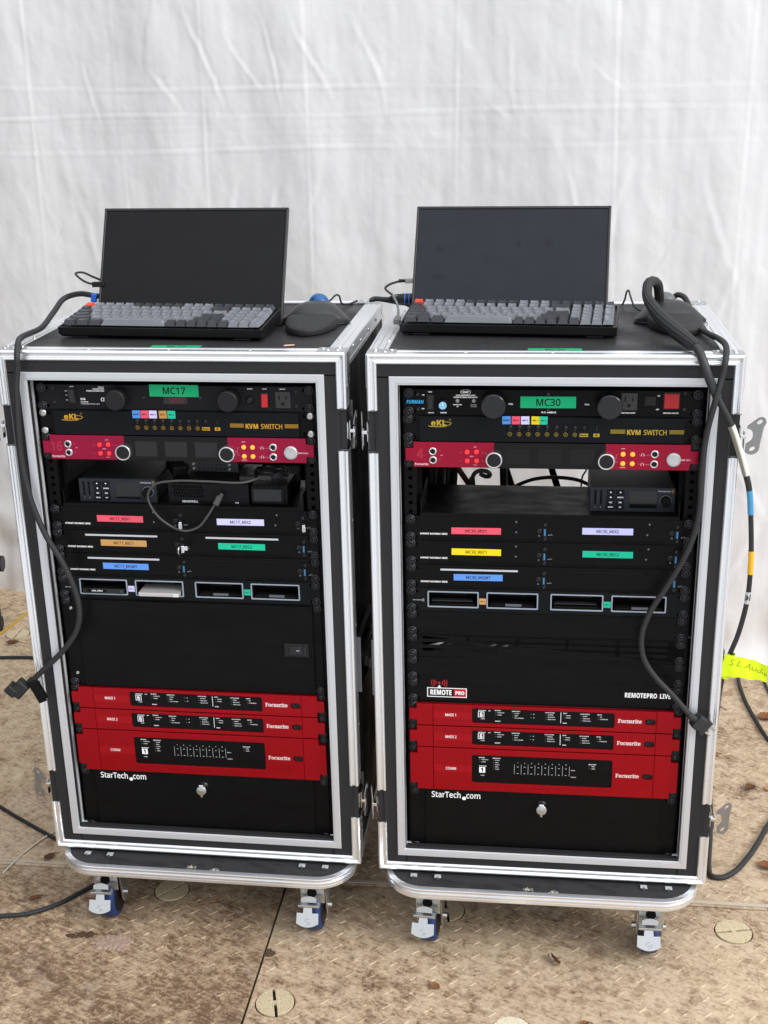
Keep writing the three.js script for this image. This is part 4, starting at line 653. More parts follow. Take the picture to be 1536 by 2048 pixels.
computer(FB, 7, 'black computer mount with a blue MC30_MGMT tape and one pale slot', [[-0.1184, -0.0004, '#5f93e0', 'MC30_MGMT', 'blue']], { bars: [2, 1] });
function usbStick(x, n, label, ring) {
  const t = thing('usb_stick', label, 'usb stick', FA, [x, uy(n, 1) - 0.003, 0.002], 0.25, ring ? null : 'silver USB sticks in the top computer mount');
  obj('stick_body', [box(0.0058, 0.0135, 0.020, 0, 0, 0.009, 0.0012)], M.chrome, t);
  if (ring) { obj('key_ring', [new THREE.TorusGeometry(0.0085, 0.0011, 8, 26).rotateY(1.2).translate(-0.0045, -0.002, 0.017)], M.chrome, t); obj('tag', box(0.010, 0.008, 0.0012, 0.004, 0.003, 0.022, 0.0005), M.chrome, t); }
  else obj('stick_tip', box(0.0064, 0.009, 0.003, 0, 0, 0.0205, 0.001), M.zinc, t);
}
usbStick(-0.0045, 5, 'silver USB stick in the middle port beside the red MC17_MIX1 tape'); usbStick(0.2157, 5, 'silver USB stick in the far right port beside the lavender MC17_MIX2 tape'); usbStick(-0.0035, 6, 'silver USB stick hanging on a key ring in the mount with tan tape', true);
// -- drive docks
function dock(f, label, bx, tags, kinds) {
  const t = unit(f, 8, 1, 'drive_dock', label, 'drive dock');
  const holes = bx.map(([a, b]) => rr(a + 0.0022, -0.0118, b - 0.0022, 0.0150, 0.0012, THREE.Path));
  facePlate(t, 1, ps(1, (p) => { p.t('Blackmagicdesign', -224, -1, 2.4, '#c8cbcc', { sx: 0.9 }); p.box(-215, -3.4, -213, -1.4, '#c8cbcc', 0.5); p.box(-215, -0.6, -213, 1.4, '#c8cbcc', 0.5); }, '#0e1012'), { holes });
  chassis(t, 1, 0.18, 0.438, -0.03); screws(t, U, M.screw, screwGeo, 0.2345, 0.0002, -0.0008);
  bx.forEach(([a, b], i) => {
    const s = rr(a, -0.0140, b, 0.0166, 0.0024); s.holes.push(rr(a + 0.0024, -0.0116, b - 0.0024, 0.0144, 0.0012, THREE.Path));
    obj('bay_frame', sheet(s, 0.0022, 0.0016, 0.0006), paint('#8e97a3', 0.45), t);
    const cx = (a + b) / 2, w = b - a - 0.006;
    obj('bay_interior', [box(w + 0.004, 0.001, 0.028, cx, -0.0122, -0.015), box(w + 0.004, 0.001, 0.028, cx, 0.0153, -0.015), box(0.001, 0.028, 0.028, a + 0.0018, 0.0015, -0.015), box(0.001, 0.028, 0.028, b - 0.0018, 0.0015, -0.015), box(w * 0.5, 0.006, 0.02, cx + 0.004, 0.0115, -0.014, 0.001), box(w - 0.006, 0.0030, 0.02, cx, -0.0095, -0.013, 0.0006)], M.blackMatte, t);
    if (kinds[i] === 'lever') obj('eject_lever', box(0.028, 0.0042, 0.003, cx + 0.002, -0.0072, -0.0010, 0.0006), paint('#55595e', 0.4), t);
    if (kinds[i] === 'shelf') obj('bay_shelf', box(w - 0.012, 0.0012, 0.012, cx - 0.002, -0.0030, -0.009), paint('#26282b', 0.5), t);
  });
  for (const [x, c, cn] of tags) tape(t, x, -0.0008, 0.0118, 0.0112, c, cn === 'green' ? 'REC 2' : 'REC 1', 2.9, 0.0008, 0, { cname: cn, bold: true });
  return t;
}
const BAYS_A = [[-0.2045, -0.1140], [-0.0995, -0.0093], [0.0122, 0.1010], [0.1148, 0.2040]], BAYS_B = [[-0.2068, -0.1172], [-0.1038, -0.0142], [0.0066, 0.0973], [0.1106, 0.2040]];
dock(FA, 'black four-bay drive dock with pale bay frames, drives in its two left bays', BAYS_A, [[-0.1068, '#c9c6ef', 'lavender'], [0.1082, '#1fb58d', 'green']], ['', '', 'lever', 'lever']);
dock(FB, 'black four-bay drive dock with pale bay frames and all bays empty, tan tag at left', BAYS_B, [[-0.1103, '#c9955c', 'tan'], [0.1040, '#1fb58d', 'green']], ['shelf', 'lever', 'shelf', 'lever']);
{
  const d1 = thing('solid_state_drive', 'black drive lettered in white in the far left bay of the left dock', 'drive', FA, [-0.1592, uy(8, 1) - 0.0060, 0.002]);
  obj('drive_case', planarUV(box(0.0785, 0.0085, 0.05, 0, 0, -0.024, 0.001), 0.0785, 0.0085), std({ color: lin(0.006, 0.006, 0.006), roughness: 0.35 }), d1);
  obj('drive_label', planarUV(box(0.036, 0.0042, 0.0003, -0.012, 0.0004, 0.0013), 0.036, 0.0042, -0.012, 0.0004), printed(36, 4.2, '#0a0a0a', (p) => p.t('MIN_2TB-A', 0, 0, 4, '#e2e4e4', { italic: true, bold: true }), {}, 10), d1); obj('drive_notch', box(0.004, 0.006, 0.001, 0.034, -0.001, 0.0012, 0.0004), paint('#3a3c3f', 0.4), d1);
  const d2 = thing('solid_state_drive', 'silver drive sticking out of the second bay of the left dock', 'drive', FA, [-0.0530, uy(8, 1) - 0.0068, 0.010]);
  obj('drive_case', box(0.076, 0.0075, 0.075, 0, 0, -0.036, 0.0012), std({ color: lin(0.55, 0.53, 0.51), roughness: 0.42, metalness: 0.4 }), d2); obj('drive_cap', box(0.009, 0.006, 0.0016, 0.031, 0, 0.0018, 0.0004), paint('#d6d3cf', 0.4), d2);
}
// -- blank, vent and lettered panels
{
  const t = unit(FA, 9, 4, 'latched_rack_unit', 'tall plain black rack drawer with a small black slam latch at its right', 'rack drawer');
  facePlate(t, 4, M.blackMetal, { slots: true }); obj('door', box(0.4385, 0.1745, 0.004, 0.0065, -0.0006, 0.0018, 0.0008), M.blackMetal, t);
  screws(t, 4 * U, M.screw, screwGeo, 0.2343); chassis(t, 4, 0.25);
  const l = put('latch', [box(0.0455, 0.0265, 0.003, 0, 0, 0, 0.0012)], M.blackPlastic, t, 0.194, 0.0008, 0.0045); obj('latch_paddle', [box(0.024, 0.017, 0.0025, 0, 0, 0.0018, 0.001), box(0.004, 0.019, 0.0012, 0.016, 0, 0.0016)], M.blackGloss, l); obj('latch_key', box(0.006, 0.0024, 0.001, 0.003, 0.001, 0.0034), M.grey, l);
  for (const [x, y] of [[-0.2265, 0.068], [-0.227, -0.064]]) put('panel_screw', tinyGeo, M.screwSteel, t, x, y, 0.0002);
  const mk = (n, name, label, mat, holes = []) => { const p = unit(FB, n, 1, name, label, 'rack panel'); facePlate(p, 1, mat, { holes, bevel: holes.length ? 0.0009 : 0.0004 }); screws(p, U, M.screw, screwGeo, 0.2335, 0.0002, -0.0008); return p; };
  mk(9, 'blank_panel', 'plain black blank panel between the drive dock and the slotted vent panel', M.blackMetal);
  const vh = []; for (const y of [0.0158, 0.0038, -0.0078]) for (const [a, b] of [[-0.2174, -0.1387], [-0.1326, -0.0525], [-0.0458, 0.034], [0.0407, 0.1213], [0.129, 0.2102]]) vh.push(rr(a, y - 0.0026, b, y + 0.0026, 0.0025, THREE.Path));
  mk(10, 'vent_panel', 'black vent panel with three rows of long slots showing cables inside the right rack', M.blackMetal, vh);
  mk(11, 'blank_panel', 'plain black blank panel between the slotted vent panel and the lettered panel', M.blackMetal);
  const bp = mk(12, 'lettered_panel', 'black rack panel with the red and white REMOTE PRO logo and REMOTEPRO.LIVE lettering', ps(1, (p) => {
    const y = -3.2; p.r(-209, y - 9.6, -137.6, y + 9.4, '#f2f2f0'); p.r(-207.4, y - 8.0, -139.2, y + 7.8, '#171717'); p.r(-161, y - 8, -139.2, y + 7.8, '#b3242c'); p.t('REMOTE', -184.3, y - 0.2, 13.5, '#f2f2f0', { bold: true, sx: 0.74 }); p.t('PRO', -150.2, y - 0.4, 9.5, '#f2f2f0', { bold: true, sx: 0.9 });
    p.x.fillStyle = '#f2f2f0'; const c = (v) => (v + 241.2) * 4, d = (v) => (22.225 - v) * 4; p.x.beginPath(); p.x.moveTo(c(-191), d(y + 9)); p.x.lineTo(c(-187), d(y + 15)); p.x.lineTo(c(-183), d(y + 9)); p.x.fill();
    const yy = 15.8; p.c(-187, yy, 2.1, '#c0272f'); for (const [r, w] of [[6, 1.6], [10, 1.7], [14, 1.8]]) { p.arc(-187, yy, r, -0.62, 0.62, r > 12 ? '#8c2a2e' : '#c0272f', w); p.arc(-187, yy, r, Math.PI - 0.62, Math.PI + 0.62, r > 12 ? '#8c2a2e' : '#c0272f', w); }
    p.t('REMOTEPRO', 198, 3.8, 12.6, '#f4f4f2', { bold: true, align: 'right', sx: 0.76 }); p.r(199, -0.6, 200.8, 1.0, '#c0272f'); p.t('LIVE', 201.8, 3.8, 12.6, '#f4f4f2', { bold: true, align: 'left', sx: 0.76 });
  }, '#0a0a0b'));
  void bp;
}
// -- red network converters
function redNet(f, n, u, name, label, cat, word, group) {
  const t = unit(f, n, u, 'network_converter', label, cat, group), h = u * U - 0.0018, H = u * U, cw = 0.3962;
  const dy0 = u === 1 ? -0.0142 : -0.0262, dy1 = u === 1 ? 0.0152 : 0.0310;
  const mat = once('face' + word, () => ps(u, (p) => { p.r(-196, -7 + (u > 1 ? 2 : 0), -128, 7 + (u > 1 ? 2 : 0), 'rgba(255,90,90,.10)'); p.t(word, -166, u > 1 ? 1.5 : 0.5, 7.4, '#ffffff', { sx: 0.86 }); p.t('Focusrite', 152, 0.5, 10, '#f6e9ea', { font: 'serif', bold: true, sx: 0.88 }); }, '#9c0a15', { metalness: 0.5, roughness: 0.38, specularIntensity: 0.5 }));
  const s = rr(-cw / 2, -h / 2, cw / 2, h / 2, 0.0012); s.holes.push(rr(-0.1278, dy0, 0.1248, dy1, 0.0045, THREE.Path)); s.holes.push(rr(0.1785, -0.0058, 0.2100 - 0.0135, 0.0058, 0.0055, THREE.Path));
  obj('faceplate', planarUV(sheet(s, 0.008, 0.008, 0.0008, 8), PW, H), mat, t);
  const ew = PW / 2 - cw / 2 - 0.0004, nx = 0.0135, ny = u === 1 ? 0.0100 : 0.0125, r = 0.0012;
  const ear = poly([[0, -h / 2], [ew - nx, -h / 2], [ew - nx, -h / 2 + ny - r], [ew - nx + r, -h / 2 + ny], [ew - r, -h / 2 + ny], [ew, -h / 2 + ny + r], [ew, h / 2 - ny - r], [ew - r, h / 2 - ny], [ew - nx + r, h / 2 - ny], [ew - nx, h / 2 - ny + r], [ew - nx, h / 2], [0, h / 2]]);
  const eg = sheet(ear, 0.008, 0.0078, 0.0009, 4);
  for (const sx of [-1, 1]) { const e = obj('end_cap', sx > 0 ? eg : eg.clone().rotateY(Math.PI).translate(0, 0, 0.0078 - 0.0000), M.red, t); e.position.x = sx * (cw / 2 + 0.0004); if (sx < 0) e.position.z = 0; }
  obj('ear', box(PW - 0.001, h - 0.001, 0.0025, 0, 0, -0.0014), M.blackMetal, t);
  const dw = 252.6, dh = (dy1 - dy0) * 1000;
  const glass = once('glass' + u, () => printed(dw, dh, '#0d0d0e', (p) => {
    const w = '#f2f4f4', col = (x, y, title, rows) => { p.t(title, x, y, 2.3, w, { bold: true, align: 'left' }); rows.forEach((q, i) => { p.r(x + 1, y - 4.6 - i * 4.6, x + 3.4, y - 3.9 - i * 4.6, '#77746c'); p.t(q, x + 5, y - 4.3 - i * 4.6, 2.2, w, { align: 'left' }); }); };
    if (u === 1) {
      for (let i = 0; i < 4; i++) p.r(-115 + i * 3.6, 9.4, -112.6 + i * 3.6, 11, w); p.t('NET', -95, 10, 2.6, w); p.box(-115, -3, -105, 7.6, w, 1.2); p.t('6', -110, 2.2, 11, w, { bold: true, sx: 0.9 }); p.t('POWER', -107, -6.6, 2.1, w);
      col(-86, 11, 'NETWORK', ['CONNECTED', 'LOCKED']); p.t('REDNET', -85, -10.5, 2.6, w, { bold: true, align: 'left' }); col(-55, 10.6, 'SAMPLE RATE', ['44.1kHz', '48kHz', 'PULL UP/DOWN']); p.t('x2', -16, 6, 2.2, w); p.t('x4', -16, -1, 2.2, w); p.r(-22, 5.6, -20, 6.4, '#8a8c8c'); p.r(-22, -1.4, -20, -0.6, '#8a8c8c');
      col(4, 10.4, 'CLOCK SOURCE', ['INTERNAL', 'MADI INPUT', 'WORD CLOCK']); p.r(31.6, -9.8, 32.6, 12, w); col(36, 10.2, 'INPUT', ['COAXIAL', 'OPTICAL']); p.t('MADI', 36, -9.5, 2.6, w, { bold: true, align: 'left' }); col(66, 9.8, 'CLOCK SOURCE', ['REDNET', 'MADI INPUT', 'WORD CLOCK']); col(96, 9.6, 'STATUS', ['SRC', 'S/P MONITOR']);
    } else {
      col(-114, 23, 'NETWORK', ['CONNECTED', 'LOCKED']); col(-89, 22.6, 'SAMPLE RATE', ['44.1kHz', '48kHz', '88.2kHz', '96kHz', '192kHz']); for (let i = 0; i < 4; i++) p.r(-113 + i * 3.6, 4.6, -110.6 + i * 3.6, 6.2, w); p.r(-113, -8.5, -102, 3.2, w); p.t('1', -107.5, -2.6, 11, '#0d0d0e', { bold: true }); p.t('POWER', -107, -14, 2.1, w);
      for (let i = 0; i < 9; i++) { const x = -49 + i * 12.4; p.r(x - 0.3, -9, x + 0.3, 11.5, '#b9bbbb'); if (i < 8) { p.t(String(i + 1), x + 6.2, 14.6, 2.6, w); p.r(x + 4.6, 6, x + 7.6, 6.7, w); p.r(x + 4.6, -7.6, x + 7.6, -6.9, w); } }
      p.t('INPUTS', 53, 3.6, 2.2, w, { align: 'left' }); p.t('OUTPUTS', 53, -10.4, 2.2, w, { align: 'left' }); col(84, 17.4, 'LEVEL SETUP', ['+4dBu', '-10dBV']);
    }
  }, { roughness: 0.28 }, 5));
  obj('display_panel', planarUV(box(0.2526, dy1 - dy0, 0.001, -0.0015, (dy0 + dy1) / 2, 0.0050), 0.2526, dy1 - dy0, -0.0015, (dy0 + dy1) / 2), glass, t);
  obj('lock_recess', box(0.022, 0.0125, 0.001, 0.188, 0, 0.0035), paint('#050405', 0.7), t); put('lock_cylinder', cyl(0.003, 0.002, 'z', 0, 0, 0, 16), M.screw, t, 0.1845, 0, 0.0046);
  chassis(t, u, 0.25, 0.43); screws(t, H, M.screw, screwGeo, 0.2348, 0.0002);
}
for (const [f, id] of [[FA, 'MC17'], [FB, 'MC30']]) {
  const side = f === FA ? 'left' : 'right';
  redNet(f, 13, 1, '', `slim red converter marked MADI 1, topmost of the red units at the ${side} rack's bottom`, 'network converter', 'MADI 1', 'slim red converters with dark displays');
  redNet(f, 14, 1, '', `slim red converter marked MADI 2, directly above the double-height one in the ${side} rack`, 'network converter', 'MADI 2', 'slim red converters with dark displays');
  redNet(f, 15, 2, '', `double-height red converter marked COMM, under MADI 2 in the ${side} rack`, 'network converter', 'COMM', 'double-height red converters marked COMM');
  const t = unit(f, 17, 3, 'lockable_drawer', `black lockable drawer with a chrome key lock at the bottom of the ${side} rack`, 'rack drawer', 'lockable drawers at the bottom of the racks');
  facePlate(t, 3, M.blackMetal); screws(t, 3 * U, M.screw, screwGeo, 0.2335); chassis(t, 3, 0.25);
  const fw = 0.4268, fh = 0.1165, dm = printed(427, 116.5, '#09090a', (p) => { p.t('StarTech', -203, 46, 16.5, '#eceeee', { align: 'left', sx: 0.86 }); p.t('com', -139, 46, 16.5, '#eceeee', { align: 'left', sx: 0.86 }); p.c(-142.4, 39.6, 3.7, '#f4f4f4'); }, { roughness: 0.58 });
  obj('drawer_front', planarUV(box(fw, fh, 0.004, 0, 0, 0, 0.0008), fw, fh), dm, t).position.set(0.0002, 0.0084, 0.0022);
  const k = put('key_lock', latheZ([[0.0098, 0], [0.0098, 0.0012], [0.0085, 0.0030], [0.0078, 0.011], [0.0070, 0.012], [0, 0.0118]], 0, 0, 0, 28), M.chrome, t, 0.0, 0.0400, 0.0042);
  obj('lock_cap', [latheZ([[0.0090, 0.0132], [0.0094, 0.0145], [0.0090, 0.0175], [0, 0.0180]], 0, 0, 0, 28), box(0.004, 0.007, 0.0018, 0, -0.0105, 0.0158, 0.0005)], M.zinc, k); obj('cap_hinge', cyl(0.002, 0.008, 'x', 0, 0.0095, 0.0140, 10), M.chrome, k);
}

// ---------------------------------------------------------------- on top of the cases
const TOP = CT + 0.0000 - 0.0002;
function monitor(f, pos, yaw, tilt, label, smudge, base) {
  const t = thing('portable_monitor', label, 'monitor', f, pos, yaw, 'portable monitors standing on the cases', -tilt);
  const w = 0.3565, h = 0.2232;
  obj('bezel', [box(w, 0.0052, 0.009, 0, h - 0.0026, -0.0045, 0.0015), box(w, 0.0125, 0.009, 0, 0.00625, -0.0045, 0.0015), box(0.0042, h, 0.009, -w / 2 + 0.0021, h / 2, -0.0045, 0.0015), box(0.0050, h, 0.009, w / 2 - 0.0025, h / 2, -0.0045, 0.0015), box(w - 0.002, h - 0.002, 0.006, 0, h / 2, -0.0065, 0.001)], std({ color: lin(0.016, 0.016, 0.016), roughness: 0.42 }), t);
  const sm = dataTex(256, 160, (u, v) => { let k = 0.80 + fbm(u * 5, v * 5, 4, smudge) * 0.22; for (const [x, y, rx, ry, a] of smudge > 5 ? [[0.12, 0.62, 0.05, 0.06, 0.3], [0.55, 0.66, 0.012, 0.05, 0.5], [0.70, 0.70, 0.035, 0.05, 0.35], [0.14, 0.36, 0.06, 0.06, 0.25], [0.38, 0.55, 0.02, 0.02, 0.2]] : [[0.55, 0.75, 0.05, 0.05, 0.2], [0.56, 0.55, 0.04, 0.05, 0.2], [0.3, 0.8, 0.04, 0.04, 0.12]]) { const d = Math.hypot((u - x) / rx, (v - y) / ry); k -= a * Math.exp(-d * d) * 0.6; } return clamp(k) * 255; });
  const sm2 = dataTex(256, 160, (u, v) => { let k = 0.97 + fbm(u * 6, v * 6, 4, smudge + 3) * 0.10; if (smudge > 5) for (const [x, y, rx, ry, a] of [[0.12, 0.62, 0.035, 0.045, 0.10], [0.54, 0.665, 0.010, 0.045, 0.20], [0.695, 0.69, 0.03, 0.05, 0.13], [0.13, 0.36, 0.05, 0.04, 0.10], [0.38, 0.55, 0.015, 0.015, 0.12]]) { const d = Math.hypot((u - x) / rx, (v - y) / ry) + fbm(u * 30, v * 30, 3) * 0.5; k -= a * (1 - smooth(0.5, 1.1, d)); } return clamp(k) * 255; }, true);
  obj('screen', planarUV(box(w - 0.0105, h - 0.0190, 0.001, -0.0004, h / 2 + 0.0036, -0.0020), w - 0.0105, h - 0.019, -0.0004, h / 2 + 0.0036), phys({ color: base, map: sm2, roughness: 0.55, roughnessMap: sm, specularIntensity: 0.4 }), t);
  obj('stand_leg', box(0.20, 0.128, 0.003, 0, 0, 0, 0.001).rotateX(1.156).translate(0, 0.086, -0.070), M.blackPlastic, t);
  return t;
}
monitor(FA, [-0.0289, TOP + 0.0012, -0.216], -0.0332, 0.4316, 'thin black monitor on the left case, its blank screen almost black', 2, lin(0.0075, 0.0075, 0.0076));
monitor(FB, [-0.0780, TOP + 0.0012, -0.2508], -0.0616, 0.4849, 'thin black monitor on the right case, its blank screen greyish blue with smudges', 9, lin(0.018, 0.021, 0.028));

// keyboards: one cap per key
const capCache = new Map();
function keycap(wu, row, tall = 1) {
  const id = wu + '|' + row + '|' + tall; if (capCache.has(id)) return capCache.get(id);
  const P = 0.01905, bw = wu * P - 0.0012, bd = tall * P - 0.0012, tw = bw - 0.0056, td = bd - 0.0050, h = 0.0088, lean = 0.0006;
  const pos = [], nx = 4, nz = 4, T = [];
  for (let j = 0; j <= nz; j++) for (let i = 0; i <= nx; i++) { const a = i / nx * 2 - 1, b = j / nz * 2 - 1; const r = Math.min(1, 1 - 0.06 * a * a * b * b); T.push(V(a * tw / 2 * r, h - 0.0011 * (1 - a * a * (wu > 2.5 ? 1 : 1)) * (wu > 3 ? -0.5 : 1) + 0.0003 * b * b, b * td / 2 * r - lean)); }
  const at = (i, j) => T[j * (nx + 1) + i], quad = (a, b, c, d) => pos.push(a, b, c, a, c, d);
  for (let j = 0; j < nz; j++) for (let i = 0; i < nx; i++) quad(at(i, j), at(i, j + 1), at(i + 1, j + 1), at(i + 1, j));
  const low = (p, sx, sz) => V(sx * bw / 2, 0, sz * bd / 2), m = 0.0012;
  for (let i = 0; i < nx; i++) { const a = at(i, nz), b = at(i + 1, nz), x0 = (i / nx * 2 - 1) * bw / 2, x1 = ((i + 1) / nx * 2 - 1) * bw / 2; quad(a, V(x0, 0, bd / 2), V(x1, 0, bd / 2), b); const c = at(i, 0), d = at(i + 1, 0); quad(d, V(x1, 0, -bd / 2), V(x0, 0, -bd / 2), c); }
  for (let j = 0; j < nz; j++) { const z0 = (j / nz * 2 - 1) * bd / 2, z1 = ((j + 1) / nz * 2 - 1) * bd / 2; quad(at(nx, j), at(nx, j + 1), V(bw / 2, 0, z1), V(bw / 2, 0, z0)); quad(at(0, j + 1), at(0, j), V(-bw / 2, 0, z0), V(-bw / 2, 0, z1)); }
  void low; void m;
  const g = new THREE.BufferGeometry().setFromPoints(pos); g.computeVertexNormals();
  const c = clean(g); capCache.set(id, c); return c;
}
const KEY = { l: std({ color: lin(0.178, 0.190, 0.210), roughness: 0.5, roughnessMap: mottle }), d: std({ color: lin(0.036, 0.039, 0.044), roughness: 0.5, roughnessMap: mottle }), o: std({ color: lin(0.70, 0.060, 0.025), roughness: 0.5 }) };
function keyboard(f, pos, yaw, label) {
  const t = thing('mechanical_keyboard', label, 'keyboard', f, pos, yaw, 'mechanical keyboards on the cases');
  const W = 0.373, D = 0.134, tilt = 0.105, P = 0.01905, yb = 0.0185;
  const prof = new THREE.Shape(); // side profile: z along x axis of the shape, y up
  prof.moveTo(0, 0.0195); prof.lineTo(-0.002, 0.0060); prof.lineTo(-0.010, 0.0015); prof.lineTo(-D + 0.012, 0.006); prof.lineTo(-D, 0.016); prof.lineTo(-D, 0.0345); prof.lineTo(-D + 0.006, 0.0345); prof.lineTo(-D + 0.0065, 0.0290); prof.lineTo(-0.0065, 0.0160); prof.lineTo(-0.0060, 0.0195); prof.closePath();
  const g = new THREE.ExtrudeGeometry(prof, { depth: W - 0.006, bevelEnabled: false }); g.rotateY(-Math.PI / 2); // shape x -> z, depth -> -x
  g.translate((W - 0.006) / 2, 0, 0);
  const end = new THREE.Shape(); end.moveTo(0, 0.0200); end.lineTo(-0.002, 0.0075); end.lineTo(-0.012, 0.0035); end.lineTo(-D + 0.012, 0.008); end.lineTo(-D, 0.018); end.lineTo(-D, 0.0350); end.closePath();
  const e = new THREE.ExtrudeGeometry(end, { depth: 0.0026, bevelEnabled: true, bevelSize: 0.0005, bevelOffset: -0.0005, bevelThickness: 0.0004, bevelSegments: 1 }); e.rotateY(-Math.PI / 2);
  obj('keyboard_case', [g, e.clone().translate(W / 2, 0, 0), e.clone().translate(-W / 2 + 0.003, 0, 0)], M.blackGloss2, t);
  for (const [x, z] of [[-0.15, -0.012], [0.15, -0.012], [-0.15, -0.122], [0.15, -0.122]]) obj('foot', box(0.03, z < -0.1 ? 0.0065 : 0.0024, 0.008, x, z < -0.1 ? 0.0032 : 0.0012, z, 0.0008), M.rubber, t);
  const rows = [
    [['o', 1], ...'llll'.split('').map((c) => [c, 1]), ...'ddddd'.split('').map((c) => [c, 1]), ...'lll'.split('').map((c) => [c, 1]), ...'dddddd'.split('').map((c) => [c, 1])],
    [['d', 1], ...Array(12).fill(['l', 1]), ['d', 2], ['l', 1], ['l', 1], ['l', 1], ['l', 1]],
    [['d', 1.5], ...Array(12).fill(['l', 1]), ['l', 1.5], ['l', 1], ['l', 1], ['l', 1], ['l', 1, 2]],
    [['d', 1.75], ...Array(11).fill(['l', 1]), ['d', 2.25], ['l', 1], ['l', 1], ['l', 1]],
    [['d', 2.25], ...Array(10).fill(['l', 1]), ['d', 1.75], ['d', 1], ['l', 1], ['l', 1], ['l', 1], ['l', 1, 2]],
    [['d', 1.25], ['d', 1.25], ['d', 1.25], ['l', 6.25], ['d', 1], ['d', 1], ['d', 1], ['d', 1], ['d', 1], ['d', 1], ['l', 1], ['l', 1]],
  ];
  const x0 = -9.5 * P;
  rows.forEach((row, r) => {
    let x = x0; const zc = -D + 0.0105 + (r + 0.5) * P, rowTilt = [0.10, 0.06, 0.0, -0.05, -0.08, -0.08][r];
    for (const [c, w, tall = 1] of row) {
      const k = obj('keycap', keycap(w, r, tall), KEY[c], t); const z = zc + (tall - 1) * P / 2;
      k.position.set(x + w * P / 2, 0.0205 + (-z) * tilt + (r === 0 ? 0.0012 : r === 1 ? 0.0008 : 0), z); k.rotation.x = tilt + rowTilt * 0.7; x += w * P;
    }
  });
  void yb; return t;
}
M.blackGloss2 = std({ color: lin(0.0042, 0.0042, 0.0045), roughness: 0.4 });
keyboard(FA, [-0.0440, TOP + 0.0010, -0.0790], -0.057, 'grey and black keyboard with one orange key on the left case');
keyboard(FB, [-0.0775, TOP + 0.0010, -0.1240], -0.085, 'grey and black keyboard with one orange key on the right case');

// trackballs
function dome(outline, height, nr = 14, na = 64, skirt = 0.004) { // outline(angle) -> radius in plan, height(x, z, t) -> y; closed with a skirt
  const pos = [], idx = [];
  for (let j = 0; j <= nr; j++) for (let i = 0; i < na; i++) { const a = (i / na) * Math.PI * 2, t = j / nr, r = outline(a) * Math.sin(t * Math.PI / 2), x = Math.cos(a) * r, z = Math.sin(a) * r; pos.push(x, skirt + height(x, z, t, a), z); }
  for (let i = 0; i < na; i++) { const a = (i / na) * Math.PI * 2, r = outline(a) * 0.985; pos.push(Math.cos(a) * r, 0, Math.sin(a) * r); }
  for (let j = 0; j <= nr; j++) for (let i = 0; i < na; i++) { const a = j * na + i, b = j * na + (i + 1) % na, c = a + na, d = b + na; idx.push(a, b, d, a, d, c); }
  const g = new THREE.BufferGeometry(); g.setAttribute('position', new THREE.Float32BufferAttribute(pos, 3)); g.setIndex(idx); g.computeVertexNormals(); return clean(g);
}
function trackball(f, pos, yaw, label, ballMat) {
  const t = thing('trackball', label, 'trackball mouse', f, pos, yaw, 'ball mice on the cases');
  const body = (a) => { const c = Math.cos(a), s = Math.sin(a); const wing = 0.052 + 0.011 * Math.pow(Math.abs(c), 6) * (s > -0.3 ? 1 : 0.7); return 1 / Math.sqrt((c / wing) ** 2 + (s / (s > 0 ? 0.040 : 0.060)) ** 2); };
  const hBody = (x, z, tt) => { const k = Math.sqrt(Math.max(0, 1 - tt ** 2.2)); return 0.033 * k * Math.exp(-Math.pow(x / 0.046, 4) * 0.5) * (1 - 0.22 * smooth(0, 0.04, z)); };
  obj('body', dome(body, hBody), M.trackBody, t);
  obj('base_rim', [dome((a) => body(a) + 0.0022, () => 0, 2, 64, 0.0045)], M.blackPlastic, t);
  const rest = (a) => { const c = Math.cos(a), s = Math.sin(a); return 1 / Math.sqrt((c / 0.047) ** 2 + (s / (s > 0 ? 0.098 : 0.030)) ** 2); };
  const r = obj('wrist_rest', dome(rest, (x, z, tt) => (0.016 - 0.006 * smooth(0, 0.08, z)) * Math.sqrt(Math.max(0, 1 - tt ** 3.2)) + 0.0015, 16, 64, 0.003), M.blackMatte2, t); r.position.set(0, 0.001, 0.036);
  const ball = obj('ball', new THREE.SphereGeometry(0.0198, 40, 26), ballMat, t); ball.position.set(0, 0.0262, -0.047);
  obj('ball_ring', new THREE.TorusGeometry(0.0203, 0.0032, 10, 40).rotateX(Math.PI / 2 + 0.12).translate(0, 0.0225, -0.045), M.blackPlastic, t);
  for (const s of [-1, 1]) obj('button_gap', tube([[s * 0.022, 0.0290, -0.020], [s * 0.030, 0.0250, -0.004], [s * 0.040, 0.0180, 0.012], [s * 0.047, 0.0095, 0.022]], 0.0007, 6, 20), M.blackGloss, t);
  return t;
}
M.trackBody = std({ color: lin(0.017, 0.017, 0.0175), roughness: 0.42 }); M.blackMatte2 = std({ color: lin(0.012, 0.012, 0.0125), roughness: 0.68, bumpMap: grainBump, bumpScale: 0.0001 });
trackball(FA, [0.2050, TOP + 0.0008, -0.248], 0.02, 'black trackball mouse with a shiny blue ball on the left case', std({ color: lin(0.003, 0.085, 0.25), roughness: 0.1 }));
trackball(FB, [0.2130, TOP + 0.0008, -0.268], 0.10, 'black trackball mouse with a grey ball under the thick cable on the right case', std({ color: lin(0.11, 0.115, 0.115), roughness: 0.35 }));

